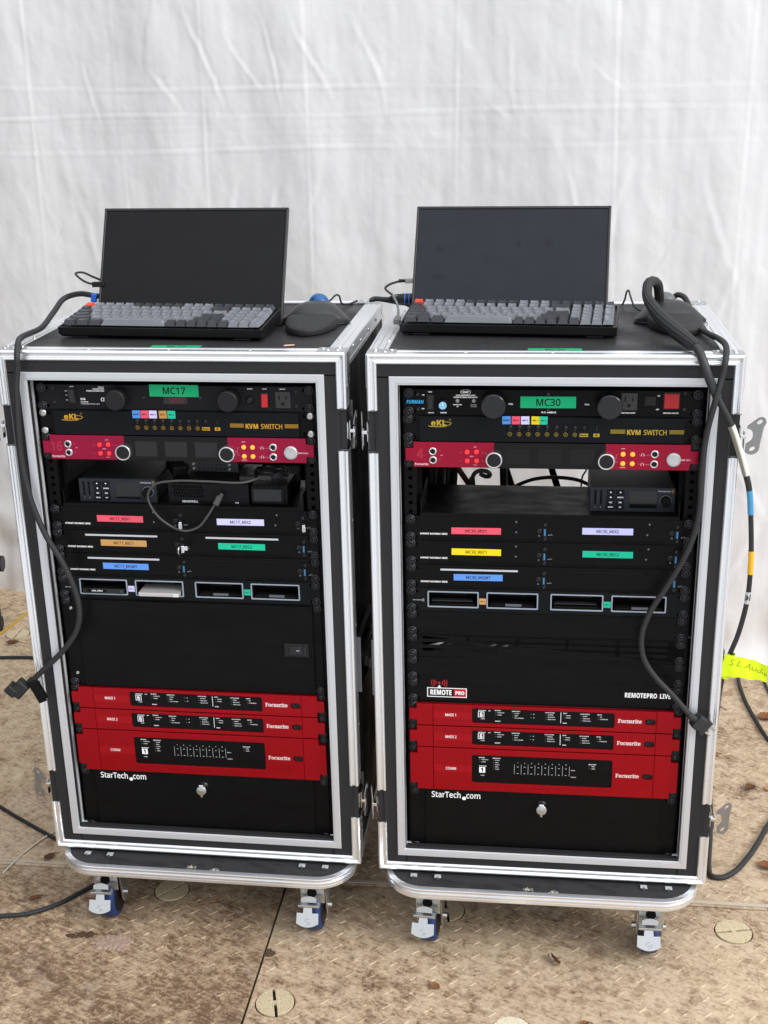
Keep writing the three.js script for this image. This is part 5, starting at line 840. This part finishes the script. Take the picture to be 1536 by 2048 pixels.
// ---------------------------------------------------------------- cables
const cable = (name, label, f, pts, r, mat, n = 0) => { const t = thing(name, label, 'cable', FW, [0, 0, 0]); obj('cord', tube(pts.map((p) => toWorld(f, p)), r, 10, n || pts.length * 10), mat, t); return t; };
const place = (o, f, p, rx = 0, ry = 0, rz = 0) => { o.position.copy(toWorld(f, p)); o.rotation.set(rx, f.yaw + ry, rz, 'YXZ'); return o; };
{ // left case: power cord hanging over the front corner with a strapped plug
  const t = cable('power_cable', 'thick black power cord draped over the front corner of the left case, plug hanging', FA, [[-0.17, 0.990, -0.300], [-0.215, 0.997, -0.262], [-0.253, 1.000, -0.270], [-0.283, 0.992, -0.270], [-0.288, 0.974, -0.22], [-0.278, 0.9615, -0.13], [-0.281, 0.961, -0.05], [-0.264, 0.9600, 0.008], [-0.2555, 0.9450, 0.036], [-0.258, 0.925, 0.034], [-0.264, 0.895, 0.033], [-0.270, 0.824, 0.032], [-0.272, 0.761, 0.032], [-0.263, 0.688, 0.033], [-0.243, 0.623, 0.034], [-0.218, 0.571, 0.033], [-0.201, 0.513, 0.030], [-0.198, 0.474, 0.030], [-0.207, 0.437, 0.031], [-0.235, 0.398, 0.034], [-0.271, 0.363, 0.034], [-0.304, 0.332, 0.034]], 0.0052, M.rubber, 240);
  place(obj('plug', [box(0.026, 0.034, 0.020, -0.006, -0.018, 0, 0.004), box(0.022, 0.018, 0.024, -0.015, -0.030, 0, 0.003), cyl(0.0065, 0.016, 'y', 0, 0.006, 0, 14)], M.blackMatte2, t), FA, [-0.312, 0.325, 0.034], 0, 0, -0.75);
  place(obj('cable_strap', [box(0.017, 0.040, 0.003, 0.004, -0.022, 0.0085, 0.001), box(0.017, 0.038, 0.003, 0.007, -0.020, 0.004, 0.001), new THREE.TorusGeometry(0.0085, 0.0028, 8, 20).scale(1, 1, 1.4).rotateX(Math.PI / 2)], M.blackMatte, t), FA, [-0.303, 0.331, 0.034], 0, 0, 0.42);
  place(obj('blue_band', box(0.010, 0.016, 0.010, 0, 0, 0, 0.0015), paint('#1d5fc0', 0.45), t), FA, [-0.2185, 0.9955, -0.252], 0, 0, -0.15);
}
{ const t = cable('display_cable', 'short black cable looping out of the left edge of the left monitor', FA, [[-0.206, 1.020, -0.256], [-0.220, 1.0195, -0.262], [-0.237, 1.0235, -0.264], [-0.252, 1.0335, -0.266], [-0.257, 1.0385, -0.270], [-0.246, 1.0395, -0.276], [-0.228, 1.0300, -0.283], [-0.2, 1.012, -0.300], [-0.17, 0.985, -0.315]], 0.0021, M.rubber);
  place(obj('plug', box(0.024, 0.010, 0.007, 0, 0, 0, 0.002), M.blackPlastic, t), FA, [-0.2085, 1.0205, -0.254], 0, 0.03, 0.03); }
{ const t = cable('display_cable', 'grey cable with a silver plug curling beside the left edge of the right monitor', FB, [[-0.278, 1.0165, -0.326], [-0.288, 1.0140, -0.328], [-0.301, 1.009, -0.330], [-0.3085, 1.0025, -0.330], [-0.302, 0.996, -0.326], [-0.286, 0.987, -0.318], [-0.266, 0.972, -0.318], [-0.24, 0.96, -0.330]], 0.0022, M.rubberGrey);
  place(obj('plug', [box(0.027, 0.0098, 0.006, 0, 0, 0, 0.002)], std({ color: lin(0.42, 0.41, 0.39), metalness: 0.7, roughness: 0.4 }), t), FB, [-0.2565, 1.0180, -0.322], 0, 0, 0.02);
  place(obj('strain_relief', cyl(0.0035, 0.013, 'x', 0, 0, 0, 14, 0.0028), M.blackPlastic, t), FB, [-0.2755, 1.0172, -0.324], 0, 0, 0.04); }
{ const t = thing('video_plug_cable', 'black cable with blue-ringed plug behind the orange key of the right keyboard', 'cable', FW, [0, 0, 0]);
  obj('cord', [tube([[-0.298, 0.9865, -0.305], [-0.312, 0.987, -0.306], [-0.328, 0.9875, -0.306], [-0.334, 0.984, -0.302], [-0.322, 0.983, -0.320], [-0.29, 0.97, -0.36], [-0.25, 0.957, -0.40]].map((p) => toWorld(FB, p)), 0.0036, 10, 60)], M.rubber, t);
  place(obj('plug', [latheZ([[0.0035, 0], [0.0062, 0.003], [0.0085, 0.012], [0.0095, 0.028], [0.009, 0.052], [0.005, 0.054]], 0, 0, 0, 22).rotateY(Math.PI / 2)], M.blackPlastic, t), FB, [-0.298, 0.987, -0.303], 0, 0, 0.02);
  for (const x of [0.0295, 0.0375]) place(obj('blue_ring', new THREE.TorusGeometry(0.0091, 0.0012, 8, 24).rotateY(Math.PI / 2), paint('#2f66c4', 0.4), t), FB, [-0.298 + x, 0.9873, -0.303]); }
{ const t = thing('keyboard_cable', 'light grey cable plugged into the left side of the right keyboard', 'cable', FW, [0, 0, 0]);
  obj('cord', tube([[-0.283, 0.9920, -0.300], [-0.289, 0.9965, -0.285], [-0.285, 0.9930, -0.272], [-0.279, 0.983, -0.262], [-0.2755, 0.974, -0.245], [-0.2745, 0.968, -0.228]].map((p) => toWorld(FB, p)), 0.0023, 8, 40), std({ color: lin(0.16, 0.16, 0.155), roughness: 0.5 }), t);
  place(obj('plug', [box(0.011, 0.0085, 0.030, 0, 0, 0, 0.002), box(0.013, 0.010, 0.010, 0, 0, 0.016, 0.002)], std({ color: lin(0.13, 0.12, 0.12), roughness: 0.5 }), t), FB, [-0.2735, 0.9655, -0.208], 0, 0.05, 0); }
cable('mouse_cord', 'thin black cord curling behind the trackball with the blue ball', FA, [[0.203, 0.972, -0.310], [0.207, 0.968, -0.345], [0.214, 0.972, -0.375], [0.221, 0.978, -0.39], [0.226, 0.976, -0.395], [0.230, 0.962, -0.395], [0.236, 0.954, -0.42], [0.25, 0.953, -0.47]], 0.0019, M.rubber, 50);
cable('mouse_cord', 'thin black cord arching up to the left of the trackball with the grey ball', FB, [[0.190, 0.963, -0.318], [0.172, 0.957, -0.338], [0.158, 0.961, -0.36], [0.1505, 0.978, -0.385], [0.1475, 0.987, -0.395], [0.1445, 0.983, -0.400], [0.1425, 0.970, -0.405], [0.14, 0.954, -0.43]], 0.0018, M.rubber, 60);
{ // right case: braided-sleeve cable looping over the lid, white, blue and yellow tape further down
  const t = thing('sleeved_cable', 'thick black cable with ribbed sleeve and white, blue and yellow tape beside the right case', 'cable', FW, [0, 0, 0]);
  const S = [[0.196, 0.968, -0.30], [0.1945, 0.985, -0.290], [0.1925, 1.002, -0.280], [0.188, 1.018, -0.268], [0.179, 1.0265, -0.250], [0.168, 1.026, -0.225], [0.164, 1.010, -0.190], [0.172, 0.996, -0.15], [0.190, 0.980, -0.095], [0.210, 0.969, -0.04], [0.2255, 0.9625, 0.008]];
  const ribs = [], curve = new THREE.CatmullRomCurve3(S.map((p) => toWorld(FB, p)), false, 'centripetal');
  const NS = 300, NR = 40, fr = curve.computeFrenetFrames(NS, false), pos = [], idx = [];
  for (let i = 0; i <= NS; i++) { const p = curve.getPointAt(i / NS), tt = i / NS, rad = (0.0082 + 0.0040 * Math.sin(Math.PI * clamp((tt - 0.42) / 0.66))) * (1 - 0.25 * smooth(0.95, 1, tt)); for (let j = 0; j < NR; j++) { const a = (j / NR) * Math.PI * 2, rr2 = rad + 0.0007 * Math.cos(a * 11 + i * 0.03) + 0.0002 * Math.cos(i * 2.1); pos.push(p.x + (fr.normals[i].x * Math.cos(a) + fr.binormals[i].x * Math.sin(a)) * rr2, p.y + (fr.normals[i].y * Math.cos(a) + fr.binormals[i].y * Math.sin(a)) * rr2, p.z + (fr.normals[i].z * Math.cos(a) + fr.binormals[i].z * Math.sin(a)) * rr2); if (i < NS) { const q = i * NR + j, q2 = i * NR + (j + 1) % NR; idx.push(q, q2, q2 + NR, q, q2 + NR, q + NR); } } }
  const sg = new THREE.BufferGeometry(); sg.setAttribute('position', new THREE.Float32BufferAttribute(pos, 3)); sg.setIndex(idx); sg.computeVertexNormals(); void ribs;
  obj('ribbed_sleeve', sg, std({ color: lin(0.020, 0.020, 0.020), roughness: 0.7 }), t);
  const path = [[0.2235, 0.9635, 0.0], [0.230, 0.9560, 0.025], [0.240, 0.930, 0.0375], [0.254, 0.899, 0.036], [0.266, 0.876, 0.036], [0.284, 0.843, 0.033], [0.300, 0.803, 0.027], [0.315, 0.758, 0.022], [0.323, 0.731, 0.020], [0.329, 0.688, 0.018], [0.335, 0.624, 0.016], [0.337, 0.580, 0.014], [0.337, 0.543, 0.012], [0.334, 0.507, 0.009], [0.326, 0.458, 0.004], [0.317, 0.424, 0.0], [0.3095, 0.385, -0.006], [0.3075, 0.33, -0.02], [0.309, 0.24, -0.045], [0.312, 0.13, -0.07], [0.318, 0.02, -0.09]];
  const c2 = new THREE.CatmullRomCurve3(path.map((p) => toWorld(FB, p)), false, 'centripetal');
  const sub = (a, b, r, n) => { const L = []; for (let i = 0; i <= n; i++) L.push(c2.getPointAt(a + (b - a) * i / n)); return new THREE.TubeGeometry(new THREE.CatmullRomCurve3(L), n * 2, r, 12, false); };
  const atY = (y) => { for (let i = 0; i < 400; i++) if (c2.getPointAt(i / 400).y < y + 0.2) return i / 400; return 1; };
  const aS = atY(0.868), y = (v) => atY(v);
  obj('heat_shrink', sub(0, y(0.888), 0.0072, 12), std({ color: lin(0.022, 0.022, 0.023), roughness: 0.5 }), t);
  obj('cord', [sub(y(0.89), y(0.73), 0.0052, 14), sub(y(0.73), 1, 0.0043, 60)], M.rubber, t); void aS;
  const wt = print(20, 120, '#d6d5cc', (p) => { for (let i = 0; i < 12; i++) p.r(-10, -60 + i * 10, 10, -59.2 + i * 10, '#a8a698'); p.r(-10, 34, 10, 56, '#8d877a'); }, 4);
  obj('white_tape', sub(y(0.843), y(0.757), 0.0060, 14), std({ map: wt, roughness: 0.7 }), t);
  obj('blue_tape', sub(y(0.731), y(0.688), 0.0051, 8), std({ color: lin(0.06, 0.27, 0.50), roughness: 0.55 }), t);
  obj('yellow_tape', sub(y(0.624), y(0.580), 0.0050, 8), std({ color: lin(0.76, 0.42, 0.02), roughness: 0.55 }), t);
  obj('printed_sleeve', sub(y(0.548), y(0.525), 0.0047, 6), std({ map: print(20, 20, '#b9bcbc', (p) => { p.t('J6C', 0, 0, 12, '#222', { rot: 1.57, bold: true }); }), roughness: 0.5 }), t);
}
{ // neon flag of tape folded round that cable
  const t = thing('tape_flag', 'neon yellow tape flag hand-lettered S.L. Audio round the cable at the right', 'cable flag', FW, [0, 0, 0]);
  const m = print(74, 46, '#d9f000', (p) => { const k = '#39420c', w = 1.05; const L = (q) => p.l(q.map(([a, b]) => [a, b]), k, w);
    L([[-19.5, 14.5], [-22, 16], [-25, 14], [-24, 10.5], [-21, 8], [-20.5, 5], [-23, 3], [-26, 5]]); p.c(-17.5, 3.4, 0.6, k); L([[-11, 14.5], [-13.5, 3.4], [-8, 3.0]]); p.c(-5.5, 2.4, 0.6, k);
    L([[-1, 0.5], [6, 12.5], [8, -1]]); L([[1.5, 4.6], [7, 5]]); L([[11, 6.5], [11, 0.5], [14, -1.5], [17, 0.2], [17.5, 6]]); L([[23.5, 2.5], [20.5, 2.2], [19.6, -1.5], [22, -3.8], [24.5, -1.2]]); L([[26.4, 9.8], [24.6, -3.6]]); L([[28, 1], [28, -4.8]]); L([[33.8, -0.2], [31, -2], [31.4, -5.6], [34.6, -5.2], [35.6, -2.4], [33.4, -0.4]]); }, 8);
  const g = new THREE.PlaneGeometry(0.074, 0.046, 30, 12), p = g.attributes.position;
  for (let i = 0; i < p.count; i++) { const x = p.getX(i), yv = p.getY(i), u = x / 0.074 + 0.5, v = yv / 0.046 + 0.5; const top = 0.0235 - 0.004 * u - 0.010 * u * u + 0.0008 * Math.sin(u * 21), bot = -0.0245 + 0.008 * smooth(0, 0.25, u) - 0.009 * u * u * 0.4 + 0.0012 * Math.sin(u * 17); p.setXYZ(i, x - (1 - v) * 0.007 * (1 - u), bot + (top - bot) * v, 0.004 * Math.sin(u * 5 + v) + 0.0004 * Math.sin(u * 23 + v * 6)); }
  g.computeVertexNormals(); const back = g.clone().translate(0, 0, -0.0005);
  const nm = std({ map: m, roughness: 0.6, side: THREE.DoubleSide });
  place(obj('flag', g, nm, t), FB, [0.3440, 0.4005, 0.010], 0, -0.2, -0.05); place(obj('flag_back', back, paint('#d9f000', 0.6), t), FB, [0.3440, 0.4005, 0.0095], 0, -0.2, -0.05);
  place(obj('wrap', cyl(0.0062, 0.050, 'y', 0, 0, 0, 16, 0.0062, true), paint('#d3ea00', 0.55), t), FB, [0.3155, 0.401, 0.000], 0.1, 0, -0.16);
}
{ const t = cable('power_cable', 'black power cord swinging across the front of the right rack to a loose three-pin plug', FB, [[0.215, 0.955, -0.37], [0.222, 0.975, -0.345], [0.232, 0.988, -0.338], [0.243, 0.985, -0.332], [0.250, 0.974, -0.31], [0.2525, 0.965, -0.25], [0.2545, 0.9585, -0.17], [0.262, 0.961, -0.10], [0.2705, 0.963, -0.05], [0.2730, 0.961, 0.004], [0.2685, 0.945, 0.034], [0.264, 0.920, 0.037], [0.255, 0.880, 0.044], [0.247, 0.825, 0.034], [0.244, 0.757, 0.030], [0.2448, 0.706, 0.030], [0.241, 0.666, 0.030], [0.226, 0.613, 0.028], [0.200, 0.558, 0.026], [0.174, 0.507, 0.024], [0.163, 0.465, 0.024], [0.168, 0.423, 0.025], [0.188, 0.390, 0.028], [0.220, 0.357, 0.032], [0.250, 0.3215, 0.034]], 0.0050, M.rubber, 260);
  place(obj('plug', [cyl(0.0072, 0.018, 'y', 0, -0.006, 0, 16, 0.006), box(0.027, 0.024, 0.022, 0, -0.026, 0, 0.004), box(0.031, 0.010, 0.025, 0, -0.036, 0, 0.003)], M.rubber, t), FB, [0.2500, 0.3205, 0.034], 0, 0.25, 0.86);
  place(obj('plug_pin', [box(0.0060, 0.016, 0.0016, 0.006, -0.048, 0.006, 0.0004), box(0.0060, 0.016, 0.0016, 0.006, -0.048, -0.006, 0.0004), cyl(0.0024, 0.019, 'y', -0.007, -0.049, 0, 12)], M.screwSteel, t), FB, [0.2500, 0.3205, 0.034], 0, 0.25, 0.86); }
// floor cables
const W3 = (l, y) => l.map(([x, z, yy]) => [x, yy ?? y, z]);
cable('floor_cable', 'black cable lying on the floor from the left edge to the left front caster', FW, W3([[-1.2, -2.07], [-0.9, -2.08], [-0.788, -2.083], [-0.73, -2.090], [-0.676, -2.121], [-0.643, -2.154], [-0.600, -2.200], [-0.52, -2.30]], 0.0048), 0.0046, M.rubber, 90);
cable('floor_cable', 'black cable lying on the floor and passing under the bottom corner of the left case', FW, W3([[-1.05, -2.62], [-0.902, -2.483], [-0.827, -2.419], [-0.735, -2.345], [-0.66, -2.295], [-0.5, -2.28]], 0.0045), 0.0043, M.rubber, 80);
cable('floor_cable', 'black cable running level across the far floor left of the left case', FW, W3([[-1.5, -3.28], [-1.128, -3.274], [-1.069, -3.272], [-0.95, -3.262], [-0.6, -3.22]], 0.005), 0.005, M.rubber, 50);
cable('floor_cable', 'thin yellow cable on the far floor beside the small round plug', FW, W3([[-1.30, -3.28], [-1.215, -3.38], [-1.177, -3.446], [-1.157, -3.511], [-1.120, -3.62], [-1.0, -3.68]], 0.0035), 0.0032, paint('#b9931a', 0.5), 50);
cable('floor_cable', 'black cable coming out below the neon flag and running off to the right', FW, W3([[0.985, -3.10], [0.962, -3.050], [0.944, -2.932], [0.940, -2.81], [0.945, -2.696], [0.99, -2.55]], 0.005), 0.0048, M.rubber, 70);
cable('floor_cable', 'thin black cable at the far right edge below the neon flag', FW, W3([[1.04, -3.10], [1.031, -3.050], [1.021, -2.986], [1.021, -2.914], [1.05, -2.80]], 0.004), 0.0035, M.rubber, 50);
cable('floor_cable', 'dark grey cable bending in a U on the floor beside the right case', FW, W3([[0.735, -2.50], [0.728, -2.44], [0.690, -2.29], [0.662, -2.19], [0.660, -2.162], [0.676, -2.155], [0.706, -2.170], [0.762, -2.235], [0.84, -2.353], [0.92, -2.46]], 0.006), 0.0056, M.rubber, 120);
// cables inside the right case, seen through the shelf gap and the vents
{
  const b = (name, label, pts, r, mat) => cable(name, label, FB, pts, r, mat, 40);
  for (let i = 0; i < 7; i++) { const x = -0.220 + i * 0.008; b('rack_cable', 'one of a bundle of thin black cables hanging at the left inside the right rack', [[x - 0.004, 0.60, -0.26 - (i % 3) * 0.012], [x, 0.68, -0.27 - (i % 3) * 0.01], [x + 0.010 - i * 0.001, 0.76, -0.26 - (i % 2) * 0.012], [x + 0.006, 0.86, -0.27]], 0.0043, M.rubber).userData.group = 'cable bundle inside the right rack'; }
  const g = b('rack_cable', 'grey cable hooked in a small loop with a plug behind the right shelf', [[-0.14, 0.60, -0.26], [-0.140, 0.645, -0.25], [-0.140, 0.656, -0.25], [-0.134, 0.667, -0.25], [-0.123, 0.671, -0.25], [-0.109, 0.667, -0.25], [-0.107, 0.660, -0.252], [-0.115, 0.6575, -0.256], [-0.124, 0.660, -0.26]], 0.0042, std({ color: lin(0.06, 0.068, 0.06), roughness: 0.55 }));
  place(obj('plug', box(0.011, 0.026, 0.011, 0, 0, 0, 0.003), M.rubberGrey, g), FB, [-0.140, 0.645, -0.25], 0, 0, 0.1);
  b('rack_cable', 'black cable arching low behind the right shelf', [[-0.075, 0.612, -0.31], [-0.048, 0.630, -0.30], [-0.028, 0.638, -0.30], [0.0, 0.643, -0.30], [0.032, 0.643, -0.30], [0.059, 0.639, -0.30], [0.077, 0.632, -0.30], [0.11, 0.61, -0.31]], 0.0036, M.rubber);
  for (const [a, c, lab] of [[-0.150, -0.060, 'left'], [-0.060, 0.030, 'right']]) { const s = thing('hanging_strap', `flat black strap crossing the bright gap behind the shelf, the ${lab} one`, 'strap', FW, [0, 0, 0]); const q = [[a - 0.006, 0.86], [a + 0.006, 0.86], [c + 0.008, 0.58], [c - 0.006, 0.58]]; const st = sheet(poly(q), 0.002, 0, 0.0003); place(obj('webbing', st, M.blackMatte, s), FB, [0, 0, -0.36]); }
  const r = b('rack_cable', 'dark red cable slanting behind the shelf of the right rack', [[-0.205, 0.74, -0.27], [-0.167, 0.671, -0.26], [-0.149, 0.643, -0.26], [-0.13, 0.61, -0.262]], 0.0055, std({ color: lin(0.06, 0.012, 0.010), roughness: 0.6 })); void r;
  b('rack_cable', 'thin black wire hanging beside the recorder at the back of the right shelf', [[0.078, 0.73, -0.20], [0.070, 0.690, -0.20], [0.064, 0.678, -0.20], [0.062, 0.660, -0.20]], 0.0016, M.rubber);
  b('rack_cable', 'black cable hanging straight down behind the left strap of the right shelf gap', [[-0.076, 0.76, -0.33], [-0.083, 0.651, -0.33], [-0.081, 0.60, -0.33]], 0.0075, M.rubber);
  for (let i = 0; i < 9; i++) { const x = -0.20 + i * 0.05; b('rack_cable', 'pale grey cable glimpsed through the slots of the vent panel', [[x - 0.03, 0.405, -0.03 - (i % 3) * 0.01], [x + 0.005, 0.420 + (i % 2) * 0.012, -0.010 - (i % 2) * 0.006], [x + 0.04, 0.434 + (i % 3) * 0.004, -0.010 - (i % 3) * 0.006], [x + 0.08, 0.42, -0.05]], 0.0024, i % 3 ? M.grey : M.white).userData.group = 'cables behind the vent panel'; }
  for (let i = 0; i < 3; i++) cable('rack_cable', 'black cable in the bright chink beside the right rail of the left rack', FA, [[0.188 + i * 0.008, 0.66, -0.30], [0.196 + i * 0.006, 0.70, -0.30 + i * 0.01], [0.192 + i * 0.01, 0.78, -0.31]], 0.0032, M.rubber, 24).userData.group = 'cables in the chink of the left rack';
}
// ---------------------------------------------------------------- small things on the floor and lid
const leafMats = ['#7a4a26', '#5d3b20', '#8a6038', '#a37a4a'].map((c) => { const m = print(40, 40, c, (p) => { p.l([[-18, 0], [18, 0]], 'rgba(40,22,8,.7)', 0.7); for (let i = -3; i < 4; i++) { p.l([[i * 4.4, 0], [i * 4.4 + 6, 8]], 'rgba(45,25,10,.5)', 0.4); p.l([[i * 4.4, 0], [i * 4.4 + 6, -8]], 'rgba(45,25,10,.5)', 0.4); } p.speck(60, 'rgba(30,15,5,.35)', 0.4, 2); p.speck(40, 'rgba(190,150,100,.3)', 0.4, 2); }, 4); return std({ map: m, roughness: 0.8, side: THREE.DoubleSide }); });
function leaf(x, z, L, W, a, curl, mi, label, roll = 0) {
  const t = thing('dry_leaf', label, 'leaf', FW, [x, 0.001, z], a);
  const nx = 16, nz = 8, pos = [], uv = [], idx = [];
  for (let i = 0; i <= nx; i++) for (let j = 0; j <= nz; j++) { const u = i / nx, b = j / nz * 2 - 1, w = W * Math.pow(Math.sin(Math.PI * Math.pow(u, 0.8)), 0.8) * (1 + 0.10 * Math.sin(u * 34) * Math.abs(b)); const th = b * curl, R = 1 / Math.max(curl, 0.1); const zz = w * Math.sin(th) * R, yy = w * (1 - Math.cos(th)) * R; pos.push((u - 0.5) * L, 0.0018 + yy + 0.09 * L * Math.pow(2 * u - 1, 2) + 0.0006 * Math.sin(u * 17 + b * 3), zz); uv.push(u, j / nz); if (i < nx && j < nz) { const k = i * (nz + 1) + j; idx.push(k, k + 1, k + nz + 2, k, k + nz + 2, k + nz + 1); } }
  const g = new THREE.BufferGeometry(); g.setAttribute('position', new THREE.Float32BufferAttribute(pos, 3)); g.setAttribute('uv', new THREE.Float32BufferAttribute(uv, 2)); g.setIndex(idx); g.computeVertexNormals();
  const m = obj('blade', g, leafMats[mi], t); if (roll) { m.rotation.x = roll; m.position.y = W * Math.abs(Math.sin(roll)) * 0.9; }
  obj('stem', tube([[L * 0.48, 0.003, 0], [L * 0.6, 0.0015, 0.001], [L * 0.74, 0.0012, 0.004]], 0.0008, 6, 8), leafMats[1], t);
}
leaf(0.299, -1.912, 0.034, 0.011, 1.9, 1.1, 1, 'curled brown leaf standing on edge in front of the right case', 0.9);
leaf(0.073, -1.855, 0.026, 0.0085, 2.3, 1.0, 2, 'small curled tan leaf at the lower middle of the floor');
leaf(0.332, -1.750, 0.020, 0.008, 0.4, 0.9, 0, 'small brown leaf cut off by the bottom edge of the photo');
leaf(0.792, -2.190, 0.058, 0.015, -0.35, 0.9, 0, 'large reddish brown leaf at the right edge of the floor');
leaf(0.785, -2.655, 0.062, 0.009, -0.5, 1.2, 3, 'long rolled tan leaf on the floor beside the loose plug of the right case');
leaf(0.855, -2.885, 0.042, 0.008, -0.35, 1.2, 1, 'narrow dark brown leaf on the floor just below the neon flag');
leaf(0.838, -2.497, 0.026, 0.014, 0.5, 0.9, 1, 'dark crumpled leaf right of the lower right latch, next to a paler one');
leaf(0.878, -2.490, 0.024, 0.012, 1.2, 0.8, 3, 'pale crumpled leaf at the right edge next to a dark crumpled leaf');
leaf(0.978, -2.825, 0.060, 0.020, 0.1, 0.7, 0, 'broad flaky brown leaf at the right edge beside the black floor cable');
leaf(0.735, -2.508, 0.028, 0.006, -0.1, 1.2, 1, 'small dark leaf half hidden by the right side of the right case');
leaf(-0.731, -2.140, 0.030, 0.009, 0.6, 1.1, 1, 'curled dark leaf on the floor left of the left front caster');
leaf(-0.738, -2.285, 0.030, 0.009, 0.9, 1.0, 1, 'dark brown leaf beside the pale cable tie at the left');
leaf(-1.119, -3.378, 0.040, 0.013, 0.2, 0.9, 1, 'dark leaf just in front of the small far deck plug');
leaf(-0.363, -2.114, 0.018, 0.005, 0.4, 0.8, 3, 'tiny pale curled leaf under the middle of the left dolly');
function crumb(name, x, z, n, sx, sz, color, label, flat = 0.35, size = 0.006) {
  const geos = []; for (let i = 0; i < n; i++) { const a = rnd() * 6.28, r = Math.sqrt(rnd()); const s = size * (0.5 + rnd()); const g = new THREE.IcosahedronGeometry(s, 0); g.scale(1, flat * (0.4 + rnd() * 0.6), 0.8); g.rotateY(rnd() * 6); g.translate(Math.cos(a) * r * sx + 0.2 * sx * Math.sin(i), s * flat * 0.3, Math.sin(a) * r * sz); geos.push(g); }
  const t = thing(name, label, 'debris', FW, [x, 0, z]); const o = obj('flakes', geos, std({ color: new THREE.Color(color), roughness: 0.9, roughnessMap: mottle, bumpMap: mottle, bumpScale: 0.001 }), t); o.userData = { kind: 'stuff' };
}
crumb('dirt_patch', -0.545, -2.000, 190, 0.034, 0.021, '#a28b7a', 'flaky greyish brown dirt patch on the dark floor plate at the lower left', 0.45, 0.0050);
crumb('dirt_clod', -0.612, -2.024, 60, 0.026, 0.008, '#4a3524', 'dark brown clods trailing off the left end of the flaky dirt patch', 0.4, 0.0045);
crumb('dirt_clod', -0.236, -1.958, 26, 0.009, 0.010, '#54402f', 'small dark clod of dirt right beside the dark floor seam', 0.4, 0.004);
{ const t = thing('cable_tie', 'pale white cable tie lying slanted on the floor at the left edge', 'cable tie', FW, [0, 0, 0]); obj('band', tube([V(-0.824, 0.002, -2.232), V(-0.80, 0.003, -2.297), V(-0.77, 0.004, -2.352), V(-0.735, 0.003, -2.400)], 0.0021, 6, 24), paint('#cfc6b4', 0.6), t); }
{ const t = thing('paper_scrap', 'tiny pinkish scrap of paper on the left lid below the blue-ball trackball', 'paper scrap', FA, [0.197, TOP + 0.0006, -0.037], 0.4); const g = sheet(poly([[-0.010, -0.004], [0.008, -0.0055], [0.0105, 0.002], [-0.006, 0.005]]), 0.0012, 0, 0.0003); g.rotateX(-Math.PI / 2).translate(0, 0.0014, 0); obj('scrap', g, paint('#c9a391', 0.8), t); }
{ // dark piece of equipment cut off by the left edge
  const t = thing('equipment_stand', 'dark rounded equipment with a clamp knob, cut off by the left edge near the curtain', 'equipment', FW, [-1.283, 0, -3.5]);
  obj('housing', [new THREE.SphereGeometry(0.105, 28, 18).scale(1.08, 1.1, 0.8).translate(0, 0.285, 0)], M.rubber, t);
  obj('clamp_knob', [cyl(0.026, 0.05, 'x', 0.106, 0.218, 0.02, 8), box(0.05, 0.055, 0.05, 0.08, 0.205, 0.02, 0.006)], M.blackPlastic, t);
  obj('bracket', [box(0.055, 0.075, 0.05, 0.080, 0.170, 0.02, 0.01)], M.blackPlastic, t); obj('pole', [cyl(0.017, 0.17, 'y', 0.088, 0.085, 0.02, 16), cyl(0.07, 0.02, 'y', 0.03, 0.010, 0.0, 24)], M.rubber, t);
}
// black drape at the stage's left wing, outside the frame: it keeps sky from the left end of the curtain
{
  const t = thing('wing_drape', 'black drape at the left wing of the stage, outside the picture', 'drape', FW, [-2.35, 0, -2.6]);
  const g = new THREE.PlaneGeometry(3.2, 3.4, 90, 4), p = g.attributes.position; for (let i = 0; i < p.count; i++) p.setZ(i, 0.05 * Math.sin(p.getX(i) * 21) + 0.02 * Math.sin(p.getX(i) * 47)); g.computeVertexNormals();
  const m = obj('cloth', g, std({ color: lin(0.02, 0.02, 0.021), roughness: 0.95, side: THREE.DoubleSide }), t); m.rotation.y = Math.PI / 2; m.position.y = 1.7;
}
// put the origin of every long loose thing at its own base
for (const o of [...scene.children]) if (o.isGroup && o.userData.category && o.position.lengthSq() === 0) {
  o.updateMatrixWorld(true); const b = new THREE.Box3().setFromObject(o), c = b.getCenter(new THREE.Vector3()); c.y = b.min.y;
  o.position.copy(c); o.rotation.set(0, 0, 0); for (const k of o.children) k.position.sub(c);
}
renderer.render(scene, camera);
